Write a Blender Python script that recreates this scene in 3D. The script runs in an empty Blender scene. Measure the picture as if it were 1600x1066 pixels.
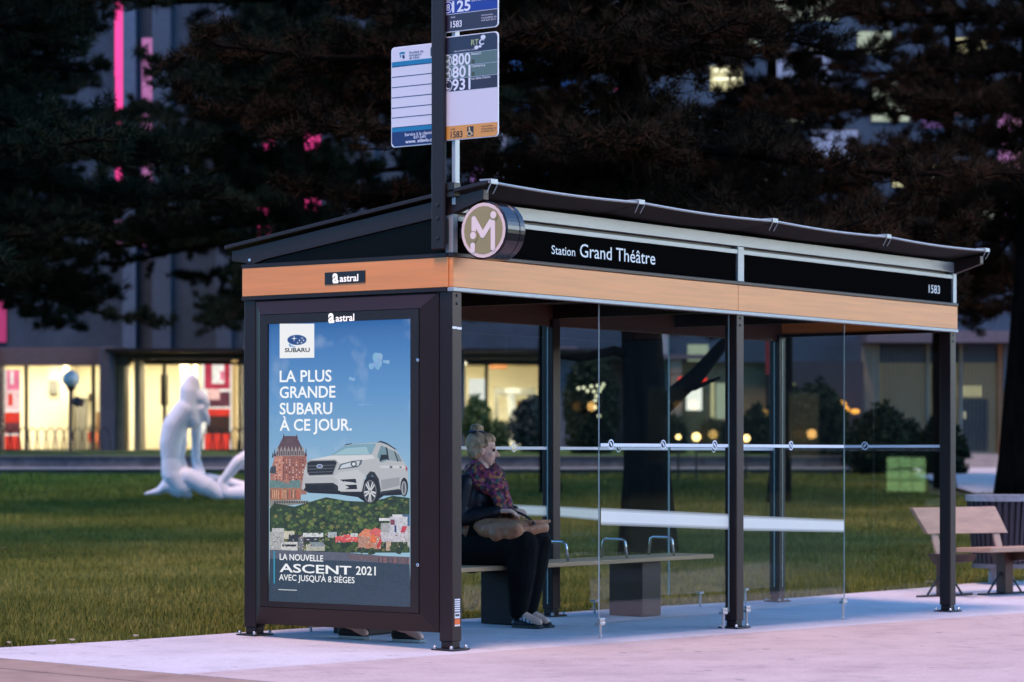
import bpy, bmesh, math, random
import numpy as np
from mathutils import Vector, Matrix

# ------------------------------------------------------------------ camera, sky, sun, exposure
scn = bpy.context.scene
COL = scn.collection
CAMX, CAMY, CAMH, FPX, HORIZ = -12.8562, -9.8797, 1.1758, 4184.3, 714.02
TH = math.radians(53.7424)
ST, CT = math.sin(TH), math.cos(TH)
cam_d = bpy.data.cameras.new('camera')
cam = bpy.data.objects.new('camera', cam_d); COL.objects.link(cam); scn.camera = cam
cam.location = (CAMX, CAMY, CAMH); cam.rotation_euler = (math.pi/2, 0, -TH)
cam_d.sensor_width = 36; cam_d.lens = FPX/1600*36
cam_d.shift_y = (HORIZ-533)/1600
cam_d.clip_start = .1; cam_d.clip_end = 2000
cam_d.dof.use_dof = True; cam_d.dof.focus_distance = 17.2; cam_d.dof.aperture_fstop = 2.6

SUN_EL, SUN_AZ = math.radians(68), math.radians(260)      # soft pink afterglow nearly overhead, a little from the left
GLOW_AZ = math.radians(140)                               # the sunset glow on the horizon, front right of the shelter
world = bpy.data.worlds.new('World'); scn.world = world; world.use_nodes = True
wn = world.node_tree.nodes; wn.clear()
sky = wn.new('ShaderNodeTexSky'); sky.sky_type = 'NISHITA'; sky.sun_disc = False
sky.sun_elevation = math.radians(8); sky.sun_rotation = GLOW_AZ
sky.air_density = 1.0; sky.dust_density = 1.0; sky.ozone_density = 5.0
bg = wn.new('ShaderNodeBackground'); bg.inputs['Strength'].default_value = .15
wo = wn.new('ShaderNodeOutputWorld')
world.node_tree.links.new(sky.outputs[0], bg.inputs[0]); world.node_tree.links.new(bg.outputs[0], wo.inputs[0])
sun_d = bpy.data.lights.new('sun', 'SUN'); sun_d.energy = .80; sun_d.angle = math.radians(16); sun_d.color = (1, .62, .50)
sun = bpy.data.objects.new('sun', sun_d); COL.objects.link(sun)
sd = Vector((math.sin(SUN_AZ)*math.cos(SUN_EL), math.cos(SUN_AZ)*math.cos(SUN_EL), math.sin(SUN_EL)))
sun.rotation_euler = sd.to_track_quat('Z', 'Y').to_euler()
vs = scn.view_settings; vs.view_transform = 'Standard'; vs.look = 'None'; vs.gamma = 1; vs.use_curve_mapping = False
EXPO = 2.35; vs.exposure = EXPO; EM = 2**-EXPO      # EM keeps lamps at their picture brightness whatever the exposure
scn.cycles.use_denoising = True; scn.cycles.denoiser = 'OPENIMAGEDENOISE'
scn.cycles.max_bounces = 8; scn.cycles.transparent_max_bounces = 24; scn.cycles.sample_clamp_indirect = 4
scn.cycles.caustics_reflective = False; scn.cycles.caustics_refractive = False

# ------------------------------------------------------------------ helpers
def C(r, g, b):
    f = lambda c: (c/255/12.92 if c/255 <= .04045 else ((c/255+.055)/1.055)**2.4)
    return (f(r), f(g), f(b))
F3 = Vector((ST, CT, 0)); R3 = Vector((CT, -ST, 0))
def ray(u, v):
    return F3 + R3*((u-800)/FPX) + Vector((0, 0, -(v-HORIZ)/FPX))
CAM = Vector((CAMX, CAMY, CAMH))
def at(u, v, d): return CAM + ray(u, v)*d
def on_x(x, u, v):
    r = ray(u, v); return CAM + r*((x-CAMX)/r.x)
def on_y(y, u, v):
    r = ray(u, v); return CAM + r*((y-CAMY)/r.y)
def depth(x, y): return (x-CAMX)*ST + (y-CAMY)*CT
def gz(x, y):
    t = depth(x, y)
    p = .0179*max(min(y, 6), -6) - .0108*max(min(x, 14), -6)
    q = np.interp(t, [0, 22, 35, 48, 58, 72, 2000], [-.02, -.02, .17, .42, .80, .95, .95])
    s = min(max((t-22)/10, 0), 1); s = s*s*(3-2*s)
    return p*(1-s) + float(q)*s

MATS = {}
def mat(name, col, rough=.6, metal=0, spec=.5, emit=None, estr=1, var=.12, scale=6, stretch=(1, 1, 1), bump=0, bscale=40, trans=0):
    if name in MATS: return MATS[name]
    m = bpy.data.materials.new(name); m.use_nodes = True; nt = m.node_tree; b = nt.nodes['Principled BSDF']
    b.inputs['Roughness'].default_value = rough; b.inputs['Metallic'].default_value = metal
    b.inputs['Specular IOR Level'].default_value = spec
    tc = nt.nodes.new('ShaderNodeTexCoord'); mp = nt.nodes.new('ShaderNodeMapping'); mp.inputs['Scale'].default_value = stretch
    nt.links.new(tc.outputs['Object'], mp.inputs[0])
    nz = nt.nodes.new('ShaderNodeTexNoise'); nz.inputs['Scale'].default_value = scale; nz.inputs['Detail'].default_value = 6; nz.inputs['Roughness'].default_value = .65
    nt.links.new(mp.outputs[0], nz.inputs['Vector'])
    cr = nt.nodes.new('ShaderNodeValToRGB'); cr.color_ramp.elements[0].position = .3; cr.color_ramp.elements[1].position = .7
    cr.color_ramp.elements[0].color = tuple(c*(1-var) for c in col)+(1,)
    cr.color_ramp.elements[1].color = tuple(min(c*(1+var), 1) for c in col)+(1,)
    nt.links.new(nz.outputs['Fac'], cr.inputs[0]); nt.links.new(cr.outputs[0], b.inputs['Base Color'])
    if emit:
        b.inputs['Emission Color'].default_value = tuple(emit)+(1,); b.inputs['Emission Strength'].default_value = estr*EM
    if bump:
        n2 = nt.nodes.new('ShaderNodeTexNoise'); n2.inputs['Scale'].default_value = bscale; n2.inputs['Detail'].default_value = 8
        nt.links.new(mp.outputs[0], n2.inputs['Vector'])
        bp = nt.nodes.new('ShaderNodeBump'); bp.inputs['Strength'].default_value = bump; bp.inputs['Distance'].default_value = .01
        nt.links.new(n2.outputs['Fac'], bp.inputs['Height']); nt.links.new(bp.outputs[0], b.inputs['Normal'])
    m['b'] = 1
    MATS[name] = m
    return m
def mix_mat(name, cols, pos, scale, rough=.7, bump=0, bscale=60, detail=8, stretch=(1, 1, 1), spec=.3):
    m = bpy.data.materials.new(name); m.use_nodes = True; nt = m.node_tree; b = nt.nodes['Principled BSDF']
    b.inputs['Roughness'].default_value = rough; b.inputs['Specular IOR Level'].default_value = spec
    tc = nt.nodes.new('ShaderNodeTexCoord'); mp = nt.nodes.new('ShaderNodeMapping'); mp.inputs['Scale'].default_value = stretch
    nt.links.new(tc.outputs['Object'], mp.inputs[0])
    nz = nt.nodes.new('ShaderNodeTexNoise'); nz.inputs['Scale'].default_value = scale; nz.inputs['Detail'].default_value = detail; nz.inputs['Roughness'].default_value = .7
    nt.links.new(mp.outputs[0], nz.inputs['Vector'])
    cr = nt.nodes.new('ShaderNodeValToRGB')
    e = cr.color_ramp.elements
    while len(e) < len(cols): e.new(.5)
    for k, (c, p) in enumerate(zip(cols, pos)): e[k].position = p; e[k].color = tuple(c)+(1,)
    nt.links.new(nz.outputs['Fac'], cr.inputs[0]); nt.links.new(cr.outputs[0], b.inputs['Base Color'])
    if bump:
        n2 = nt.nodes.new('ShaderNodeTexNoise'); n2.inputs['Scale'].default_value = bscale; n2.inputs['Detail'].default_value = 8
        nt.links.new(mp.outputs[0], n2.inputs['Vector'])
        bp = nt.nodes.new('ShaderNodeBump'); bp.inputs['Strength'].default_value = bump; bp.inputs['Distance'].default_value = .01
        nt.links.new(n2.outputs['Fac'], bp.inputs['Height']); nt.links.new(bp.outputs[0], b.inputs['Normal'])
    MATS[name] = m
    return m
def ink_mat(name, emit=0.0, rough=.35, noise=0.0, nscale=30):
    """printed colours, read from the face colours of the print"""
    m = bpy.data.materials.new(name); m.use_nodes = True; nt = m.node_tree; b = nt.nodes['Principled BSDF']
    a = nt.nodes.new('ShaderNodeAttribute'); a.attribute_name = 'ink'
    src = a.outputs['Color']
    if noise:
        tc = nt.nodes.new('ShaderNodeTexCoord'); nz = nt.nodes.new('ShaderNodeTexNoise'); nz.inputs['Scale'].default_value = nscale; nz.inputs['Detail'].default_value = 7
        nz.inputs['Roughness'].default_value = .75
        nt.links.new(tc.outputs['Object'], nz.inputs['Vector'])
        mr = nt.nodes.new('ShaderNodeMapRange'); mr.inputs['From Min'].default_value = .3; mr.inputs['From Max'].default_value = .7
        mr.inputs['To Min'].default_value = 1-noise; mr.inputs['To Max'].default_value = 1+noise
        nt.links.new(nz.outputs['Fac'], mr.inputs[0])
        mx = nt.nodes.new('ShaderNodeVectorMath'); mx.operation = 'SCALE'
        nt.links.new(src, mx.inputs[0]); nt.links.new(mr.outputs[0], mx.inputs['Scale']); src = mx.outputs[0]
    if emit:
        b.inputs['Base Color'].default_value = (.02, .02, .02, 1)
        nt.links.new(src, b.inputs['Emission Color']); b.inputs['Emission Strength'].default_value = emit*EM
    else:
        nt.links.new(src, b.inputs['Base Color'])
    b.inputs['Roughness'].default_value = rough
    MATS[name] = m
    return m
def glass_mat(name, tint=(.93, .96, .95), rough=0.0, fres=1.5):
    m = bpy.data.materials.new(name); m.use_nodes = True; nt = m.node_tree; nt.nodes.clear()
    o = nt.nodes.new('ShaderNodeOutputMaterial'); mx = nt.nodes.new('ShaderNodeMixShader')
    t = nt.nodes.new('ShaderNodeBsdfTransparent'); t.inputs[0].default_value = tint+(1,)
    g = nt.nodes.new('ShaderNodeBsdfGlossy'); g.inputs['Roughness'].default_value = rough
    ge = nt.nodes.new('ShaderNodeNewGeometry')
    def math_(op, a, b=None):
        n = nt.nodes.new('ShaderNodeMath'); n.operation = op
        for k, q in enumerate((a, b)):
            if q is None: continue
            if isinstance(q, (int, float)): n.inputs[k].default_value = q
            else: nt.links.new(q, n.inputs[k])
        return n.outputs[0]
    dt = nt.nodes.new('ShaderNodeVectorMath'); dt.operation = 'DOT_PRODUCT'
    nt.links.new(ge.outputs['Normal'], dt.inputs[0]); nt.links.new(ge.outputs['Incoming'], dt.inputs[1])
    f0 = ((fres-1)/(fres+1))**2
    sch = math_('ADD', math_('MULTIPLY', math_('POWER', math_('SUBTRACT', 1, math_('ABSOLUTE', dt.outputs['Value'])), 5), 1-f0), f0)
    nt.links.new(sch, mx.inputs[0]); nt.links.new(t.outputs[0], mx.inputs[1]); nt.links.new(g.outputs[0], mx.inputs[2])
    nt.links.new(mx.outputs[0], o.inputs[0]); MATS[name] = m
    return m

def thing(name, label, cat, loc=(0, 0, 0), group=None, rz=0):
    o = bpy.data.objects.new(name, None); COL.objects.link(o); o.empty_display_size = .2
    o.location = loc; o.rotation_euler = (0, 0, rz)
    o['label'] = label; o['category'] = cat
    if group: o['group'] = group
    return o
def tag(o, label=None, cat=None, group=None, kind=None):
    if label: o['label'] = label
    if cat: o['category'] = cat
    if group: o['group'] = group
    if kind: o['kind'] = kind
    return o
def origin_of(o):
    v = Vector((0, 0, 0))
    while o is not None:
        v += Vector(o.location); o = o.parent
    return v
def link_mesh(name, me, m, parent=None, loc=None, smooth=False):
    o = bpy.data.objects.new(name, me); COL.objects.link(o)
    if m is not None:
        me.materials.clear()
        for mm in (m if isinstance(m, (list, tuple)) else [m]): me.materials.append(mm)
    if parent is not None: o.parent = parent
    if loc is not None: o.location = loc
    if smooth:
        for p in me.polygons: p.use_smooth = True
    return o
def copy_tree(o, parent=None):
    c = o.copy(); COL.objects.link(c)
    if parent is not None: c.parent = parent
    for ch in list(o.children): copy_tree(ch, c)
    return c

class MB:
    """collects shapes for ONE mesh; points are given in world space (or in the parent's space with local=True)"""
    def __init__(s): s.v = []; s.f = []; s.c = []; s.mi = []
    def add(s, vs_, fs, col=None, mi=0):
        n = len(s.v); s.v += [tuple(p) for p in vs_]
        for f in fs: s.f.append(tuple(i+n for i in f)); s.c.append(col); s.mi.append(mi)
        return s
    def box(s, x0, x1, y0, y1, z0, z1, col=None, M=None, mi=0):
        P = [Vector((x, y, z)) for z in (z0, z1) for y in (y0, y1) for x in (x0, x1)]
        if M is not None: P = [M @ p for p in P]
        return s.add(P, [(0, 2, 3, 1), (4, 5, 7, 6), (0, 1, 5, 4), (2, 6, 7, 3), (0, 4, 6, 2), (1, 3, 7, 5)], col, mi)
    def prism(s, poly, vec, col=None, mi=0):
        n = len(poly); vec = Vector(vec); A = [Vector(p) for p in poly]; B = [p+vec for p in A]
        fs = [tuple(range(n-1, -1, -1)), tuple(range(n, 2*n))]+[(i, (i+1) % n, n+(i+1) % n, n+i) for i in range(n)]
        return s.add(A+B, fs, col, mi)
    def poly(s, pts, col=None, mi=0): return s.add(pts, [tuple(range(len(pts)))], col, mi)
    def tube(s, pts, r, n=8, cap=True, col=None, mi=0):
        pts = [Vector(p) for p in pts]; rr = r if isinstance(r, (list, tuple)) else [r]*len(pts)
        V = []; up = None
        for i, p in enumerate(pts):
            d = (pts[min(i+1, len(pts)-1)]-pts[max(i-1, 0)])
            d = d.normalized() if d.length > 1e-9 else Vector((0, 0, 1))
            if up is None: up = Vector((0, 0, 1)) if abs(d.z) < .9 else Vector((1, 0, 0))
            a = d.cross(up)
            if a.length < 1e-6: a = d.cross(Vector((0, 1, 0)))
            a.normalize(); b = a.cross(d).normalized(); up = b
            for k in range(n):
                t = 2*math.pi*k/n; V.append(p+(a*math.cos(t)+b*math.sin(t))*rr[i])
        fs = []
        for i in range(len(pts)-1):
            for k in range(n): fs.append((i*n+k, i*n+(k+1) % n, (i+1)*n+(k+1) % n, (i+1)*n+k))
        if cap: fs += [tuple(range(n-1, -1, -1)), tuple(range((len(pts)-1)*n, len(pts)*n))]
        return s.add(V, fs, col, mi)
    def lathe(s, prof, c, n=24, axis='z', col=None, mi=0):
        V = []; c = Vector(c)
        for (r, h) in prof:
            for k in range(n):
                t = 2*math.pi*k/n; a, b = r*math.cos(t), r*math.sin(t)
                V.append(c+(Vector((a, b, h)) if axis == 'z' else Vector((h, a, b)) if axis == 'x' else Vector((b, h, a))))
        fs = [(i*n+k, i*n+(k+1) % n, (i+1)*n+(k+1) % n, (i+1)*n+k) for i in range(len(prof)-1) for k in range(n)]
        fs += [tuple(range(n-1, -1, -1)), tuple(range((len(prof)-1)*n, len(prof)*n))]
        return s.add(V, fs, col, mi)
    def sphere(s, c, r, n=16, m=10, col=None, mi=0, sc=(1, 1, 1)):
        c = Vector(c); V = []; 
        for i in range(1, m):
            ph = math.pi*i/m
            for k in range(n):
                t = 2*math.pi*k/n
                V.append(c+Vector((r*sc[0]*math.sin(ph)*math.cos(t), r*sc[1]*math.sin(ph)*math.sin(t), r*sc[2]*math.cos(ph))))
        fs = [(i*n+k, (i+1)*n+k, (i+1)*n+(k+1) % n, i*n+(k+1) % n) for i in range(m-2) for k in range(n)]
        V += [c+Vector((0, 0, r*sc[2])), c-Vector((0, 0, r*sc[2]))]; a = len(V)-2
        fs += [(a, k, (k+1) % n) for k in range(n)]+[(a+1, (m-2)*n+(k+1) % n, (m-2)*n+k) for k in range(n)]
        return s.add(V, fs, col, mi)
    def build(s, name, m, parent=None, smooth=False, bevel=0, local=False, weld=False):
        me = bpy.data.meshes.new(name)
        off = Vector((0, 0, 0)) if (local or parent is None) else origin_of(parent)
        V = [(p[0]-off.x, p[1]-off.y, p[2]-off.z) for p in s.v]
        # a mesh that is a thing of its own keeps its origin at its base
        base = None
        if parent is None and not local and V:
            A = np.array(V); lo, hi = A.min(0), A.max(0); base = Vector(((lo[0]+hi[0])/2, (lo[1]+hi[1])/2, lo[2]))
            V = [(p[0]-base.x, p[1]-base.y, p[2]-base.z) for p in V]
        me.from_pydata(V, [], s.f); me.update()
        if any(c is not None for c in s.c):
            at_ = me.color_attributes.new('ink', 'FLOAT_COLOR', 'CORNER'); buf = []
            for p, c in zip(me.polygons, s.c): buf += list((c or (1, 1, 1)))[:3]*0 + [x for _ in range(p.loop_total) for x in (tuple(c or (1, 1, 1))[:3]+(1,))]
            at_.data.foreach_set('color', buf)
        o = link_mesh(name, me, m, parent, base, smooth)
        if isinstance(m, (list, tuple)): me.polygons.foreach_set('material_index', s.mi)
        if not any(c is not None for c in s.c):
            b = bmesh.new(); b.from_mesh(me); bmesh.ops.recalc_face_normals(b, faces=b.faces); b.to_mesh(me); b.free()
            if smooth:
                for p in me.polygons: p.use_smooth = True
        if bevel:
            md = o.modifiers.new('bevel', 'BEVEL'); md.width = bevel; md.segments = 2; md.limit_method = 'ANGLE'; md.angle_limit = math.radians(40)
        return o

def text_polys(s, bold=0.0):
    cu = bpy.data.curves.new('lettering', 'FONT'); cu.body = s; cu.size = 1; cu.offset = bold; cu.resolution_u = 3
    o = bpy.data.objects.new('lettering', cu); COL.objects.link(o)
    bpy.context.view_layer.update()
    me = bpy.data.meshes.new_from_object(o.evaluated_get(bpy.context.evaluated_depsgraph_get()))
    V = [(v.co.x, v.co.y) for v in me.vertices]; Fc = [tuple(p.vertices) for p in me.polygons]
    bpy.data.objects.remove(o); bpy.data.curves.remove(cu); bpy.data.meshes.remove(me)
    return V, Fc
def add_text(mb, s, BL, BR, TL, bold=0.0, col=None, mi=0, ymax=None):
    """writes s so that its ink fills the parallelogram BL, BR, TL (TL over the baseline by the cap height)"""
    V, Fc = text_polys(s, bold)
    BL, BR, TL = Vector(BL), Vector(BR), Vector(TL)
    x0 = min(p[0] for p in V); x1 = max(p[0] for p in V); y1 = ymax or .729
    P = [BL+(BR-BL)*((p[0]-x0)/(x1-x0))+(TL-BL)*(p[1]/y1) for p in V]
    mb.add(P, Fc, col, mi)

def baked(o):
    bpy.context.view_layer.update()
    me = bpy.data.meshes.new_from_object(o.evaluated_get(bpy.context.evaluated_depsgraph_get()))
    d = o.data; bpy.data.objects.remove(o); bpy.data.meshes.remove(d)
    return me
def blob(prims, voxel=.01, smooth=6, off=(0, 0, 0)):
    """one continuous skin over capsules ('c',p0,r0,p1,r1) and ellipsoids ('e',centre,radii,matrix)"""
    mb = MB()
    for p in prims:
        if p[0] == 'c':
            _, a, ra, b, rb = p; a = Vector(a); b = Vector(b); n = 6
            L = (b-a).length; d = (b-a).normalized() if L > 1e-6 else Vector((0, 0, 1))
            pts = [a-d*ra*math.cos(t) for t in np.linspace(.25, math.pi/2, 3)]; rr = [ra*math.sin(t) for t in np.linspace(.25, math.pi/2, 3)]
            pts += [a.lerp(b, k/n) for k in range(1, n)]; rr += [ra+(rb-ra)*k/n for k in range(1, n)]
            pts += [b+d*rb*math.cos(t) for t in np.linspace(math.pi/2, .25, 3)]; rr += [rb*math.sin(t) for t in np.linspace(math.pi/2, .25, 3)]
            mb.tube(pts, rr, 14)
        else:
            _, c, r, M = p; t = MB(); t.sphere((0, 0, 0), 1, 20, 14)
            M = M or Matrix.Identity(3)
            mb.add([Vector(c)+M @ Vector((q[0]*r[0], q[1]*r[1], q[2]*r[2])) for q in t.v], t.f)
    me = bpy.data.meshes.new('skin'); o0 = Vector(off)
    me.from_pydata([tuple(Vector(p)-o0) for p in mb.v], [], mb.f); me.update()
    b = bmesh.new(); b.from_mesh(me); bmesh.ops.recalc_face_normals(b, faces=b.faces); b.to_mesh(me); b.free()
    o = bpy.data.objects.new('skin', me); COL.objects.link(o)
    r = o.modifiers.new('r', 'REMESH'); r.mode = 'VOXEL'; r.voxel_size = voxel; r.use_smooth_shade = True
    s = o.modifiers.new('s', 'SMOOTH'); s.iterations = smooth; s.factor = .5
    me = baked(o)
    for p in me.polygons: p.use_smooth = True
    return me
def tri_cloud(name, V, Fc, m, parent=None, loc=None, smooth=False):
    """one mesh from numpy arrays of vertices and triangles"""
    me = bpy.data.meshes.new(name); me.vertices.add(len(V)); me.vertices.foreach_set('co', np.asarray(V, np.float32).ravel())
    n = len(Fc); me.loops.add(n*3); me.loops.foreach_set('vertex_index', np.asarray(Fc, np.int32).ravel())
    me.polygons.add(n); me.polygons.foreach_set('loop_start', np.arange(0, n*3, 3, dtype=np.int32)); me.polygons.foreach_set('loop_total', np.full(n, 3, np.int32))
    me.update(calc_edges=True)
    return link_mesh(name, me, m, parent, loc, smooth)

# ------------------------------------------------------------------ materials
BRONZE = mat('bronze_metal', (.026, .0135, .0125), .42, .35, .4, var=.08, scale=3)
DARKM = mat('dark_metal', (.016, .013, .014), .45, .2, .5, var=.1)
ALUM = mat('brushed_aluminium', (.36, .375, .38), .5, .4, .5, var=.06, scale=4, stretch=(1, 1, 8))
STEEL = mat('bright_steel', (.62, .62, .62), .25, .9, .5, var=.05)
WOODL = mat('wood_laminate', C(236, 146, 76), .45, 0, .6, var=.12, scale=2.2, stretch=(.5, .5, 14))
PLANK = mat('pale_wood', (.40, .25, .17), .5, 0, .4, var=.2, scale=3, stretch=(1, 1, 6), bump=.15)
BLACKG = mat('black_glass', (.004, .0035, .0035), .25, 0, .06, var=.05)
SIGNG = mat('sign_black', (.0045, .004, .004), .5, 0, 0, var=.05)
WHITE = mat('white_lettering', (.86, .85, .84), .5, 0, .3, var=.01)
GLASS = glass_mat('shelter_glass')
SHOPGL = glass_mat('shop_glass', (.95, .95, .93))

# ------------------------------------------------------------------ the ground
def concrete(name, cols, spots):
    m = mix_mat(name, cols, [.3, .5, .72], 1.4, .8, .25, 90, stretch=(.6, 1, 1)); nt = m.node_tree; b = nt.nodes['Principled BSDF']
    src = b.inputs['Base Color'].links[0].from_socket; tc = nt.nodes['Texture Coordinate']
    def noise(scale, detail=4, vec=None):
        n = nt.nodes.new('ShaderNodeTexNoise'); n.inputs['Scale'].default_value = scale; n.inputs['Detail'].default_value = detail; n.inputs['Roughness'].default_value = .7
        nt.links.new(tc.outputs['Object'], n.inputs['Vector']); return n.outputs['Fac']
    def ramp(f, a, b_, lo, hi):
        r = nt.nodes.new('ShaderNodeMapRange'); r.inputs[1].default_value = a; r.inputs[2].default_value = b_; r.inputs[3].default_value = lo; r.inputs[4].default_value = hi; nt.links.new(f, r.inputs[0]); return r.outputs[0]
    def scale(c, f):
        v = nt.nodes.new('ShaderNodeVectorMath'); v.operation = 'SCALE'; nt.links.new(c, v.inputs[0]); nt.links.new(f, v.inputs['Scale']); return v.outputs[0]
    src = scale(src, ramp(noise(60, 3), .35, .65, .90, 1.08))          # grit
    src = scale(src, ramp(noise(4.5, 6), .54, .74, 1.0, .74))           # stains
    vo = nt.nodes.new('ShaderNodeTexVoronoi'); vo.inputs['Scale'].default_value = spots; nt.links.new(tc.outputs['Object'], vo.inputs['Vector'])
    src = scale(src, ramp(vo.outputs['Distance'], .05, .085, .5, 1.0))  # gum and small dark spots
    nt.links.new(src, b.inputs['Base Color']); return m
CONC_F = concrete('pink_concrete', [(.37, .29, .29), (.47, .38, .375), (.53, .44, .43)], 2.6)
CONC_P = concrete('grey_concrete', [(.43, .41, .45), (.53, .50, .535), (.59, .56, .595)], 3.1)
PAVE_B = mix_mat('brown_paving', [(.22, .15, .12), (.30, .21, .17), (.34, .25, .2)], [.3, .5, .72], 3, .85, .4, 120)
SOIL = mix_mat('turf_soil', [(.018, .026, .006), (.035, .042, .010), (.05, .05, .016)], [.3, .5, .7], 1.6, .95, .5, 60)
ASPH = mix_mat('asphalt', [(.035, .034, .035), (.05, .05, .05), (.065, .063, .06)], [.3, .5, .7], 8, .8, .4, 200)
def sheet(name, xs, ys, m, dz, th=0, drop=None):
    """a sheet that follows the ground; xs, ys are grid lines, ys may be functions of x"""
    V = []; nx, ny = len(xs), len(ys)
    for x in xs:
        for y in ys:
            yy = y(x) if callable(y) else y
            V.append((x, yy, gz(x, yy)+dz))
    Fc = [(i*ny+j, (i+1)*ny+j, (i+1)*ny+j+1, i*ny+j+1) for i in range(nx-1) for j in range(ny-1)]
    mb = MB().add(V, Fc)
    if th:
        n = len(V); ring = [i*ny for i in range(nx)]+[(nx-1)*ny+j for j in range(1, ny)]+[i*ny+ny-1 for i in range(nx-2, -1, -1)]+[j for j in range(ny-2, 0, -1)]
        W = [(V[i][0], V[i][1], V[i][2]-th) for i in ring]; k = len(mb.v); mb.v += W; L = len(ring)
        for a in range(L): mb.f.append((ring[a], ring[(a+1) % L], k+(a+1) % L, k+a)); mb.c.append(None); mb.mi.append(0)
    me = bpy.data.meshes.new(name); me.from_pydata(mb.v, [], mb.f); me.update()
    b = bmesh.new(); b.from_mesh(me); bmesh.ops.recalc_face_normals(b, faces=b.faces)
    up = sum(f.normal.z for f in b.faces if abs(f.normal.z) > .5)
    if up < 0: bmesh.ops.reverse_faces(b, faces=b.faces)
    b.to_mesh(me); b.free()
    return tag(link_mesh(name, me, m), kind='structure')
far = list(np.linspace(-700, -60, 6))
xs = far+list(np.arange(-50, 100, 1.5))+list(np.linspace(105, 900, 6)); ys = far+list(np.arange(-50, 110, 1.5))+list(np.linspace(115, 900, 6))
lawn = sheet('lawn', xs, ys, SOIL, -.035)
EDGE = lambda x: -.175-.0369*x if x < 9 else -.507
gx = [-2.45]+list(np.arange(-2, 40, .5))
sheet('shelter_pad', gx, [lambda x: EDGE(x)+.004, 0, .6, 1.2, lambda x: 1.86+.03*math.sin(x*1.7)-.05*max(0, min(1, (x-10.9)*4))*5], CONC_P, 0, .12)
sheet('pavement', gx, [-3.6, -3, -2, -1, lambda x: EDGE(x)-.004], CONC_F, .002, .12)
sheet('side_path', [-40, -20, -10, -6, -4, -2.92], [-3.6, -2, -1, 0, .83], PAVE_B, -.004, .1)
sheet('side_path_slab', [-40, -20, -10, -6, -4, -2.92], [.838, 1.2, 1.86], PAVE_B, -.003, .1)
sheet('path_edge', [-2.912, -2.7, -2.457], [-3.6, -2, -1, 0, .9, 1.86], PAVE_B, -.001, .1)
sheet('kerb', [-40, -20, -10]+list(np.arange(-6, 40, 1)), [-3.78, -3.61], mat('kerb_stone', (.3, .28, .27), .8, var=.2, scale=9, bump=.3), .004, .3)
road = sheet('street', [-300, -60, -40, -20, -10, 0, 10, 20, 40, 60, 300], [-24, -16, -10, -6, -3.785], ASPH, -.13)

# the plaza and the low steps beyond the lawn on the right
def patch(name, pix, dz, m, t0, t1):
    pass
BAS = Matrix.Rotation(-TH, 4, 'Z')
def cf(x, d, z):
    """camera-aligned axes: x metres to the right, d metres ahead, z height"""
    return Vector((CAMX, CAMY, 0))+R3*x+F3*d+Vector((0, 0, z))
def px(u, d): return (u-800)/FPX*d
def pz(v, d): return CAMH-(v-HORIZ)/FPX*d
def fbox(mb, u0, u1, d0, d1, v0, v1, d=None, **k):
    """box whose sides stand at the metres that pixels u0..u1, v0..v1 have at distance d"""
    d = d or d0
    x0, x1, z0, z1 = px(u0, d), px(u1, d), pz(v1, d), pz(v0, d)
    P = [cf(x, y, z) for z in (z0, z1) for y in (d0, d1) for x in (x0, x1)]
    return mb.add(P, [(0, 2, 3, 1), (4, 5, 7, 6), (0, 1, 5, 4), (2, 6, 7, 3), (0, 4, 6, 2), (1, 3, 7, 5)], k.get('col'), k.get('mi', 0))
PLAZA = mix_mat('plaza_concrete', [(.30, .30, .32), (.40, .40, .42), (.46, .46, .48)], [.3, .5, .7], .8, .8, .2, 40)
mb = MB()
xs_ = np.linspace(px(1455, 55), px(2300, 55), 12)
V = [cf(x*(1+.0*j), dd, gz(*(cf(x, dd, 0).xy))+.02) for x in xs_ for j, dd in enumerate((49.5, 52, 55, 58, 61, 64, 66))]
mb.add(V, [(i*7+j, (i+1)*7+j, (i+1)*7+j+1, i*7+j+1) for i in range(11) for j in range(6)])
tag(mb.build('plaza', PLAZA), kind='structure')

# low stone wall with a ledge, and the grass bank above it
STONE = mix_mat('rough_stone', [(.05, .055, .07), (.10, .105, .125), (.17, .175, .20)], [.3, .5, .72], 3.5, .85, .6, 14)
LEDGE = mat('ledge_stone', (.33, .36, .40), .7, var=.15, scale=4)
wall = thing('stone_wall', 'low rough stone wall with a pale ledge along the far edge of the lawn', 'wall', cf(-8, 58, .75))
mb = MB(); fbox(mb, -420, 1330, 58.35, 59, 714, 745, 58.35); mb.build('upper_course', STONE, wall, bevel=.02)
mb = MB(); fbox(mb, -420, 1330, 58, 58.34, 734, 760, 58); mb.build('lower_course', STONE, wall, bevel=.02)
mb = MB(); fbox(mb, -420, 1330, 57.9, 58.345, 730.5, 733.9, 57.9); mb.build('ledge', LEDGE, wall, bevel=.01)
mb = MB(); fbox(mb, -420, 1330, 58.3, 59.1, 712.2, 713.9, 58.3); mb.build('capping', mat('cap_stone', (.16, .17, .17), .8), wall)
GRASSM = mix_mat('short_turf', [(.02, .055, .008), (.04, .10, .014), (.06, .12, .02)], [.3, .5, .7], 5, .9, .5, 30)
mb = MB()
V = []
for x in np.linspace(px(-430, 59), px(1330, 59), 20):
    for dd, vv in ((59.1, 713.2), (62, 709.5), (66, 706), (71.9, 703.5)): V.append(cf(x, dd, pz(vv, dd)+.02*math.sin(x*3)))
mb.add(V, [(i*4+j, (i+1)*4+j, (i+1)*4+j+1, i*4+j+1) for i in range(19) for j in range(3)])
tag(mb.build('grass_bank', GRASSM), kind='structure')
steps = thing('stone_steps', 'wide pale stone steps leading up to the glass entrance on the right', 'steps', cf(px(1545, 66), 66, .8))
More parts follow.
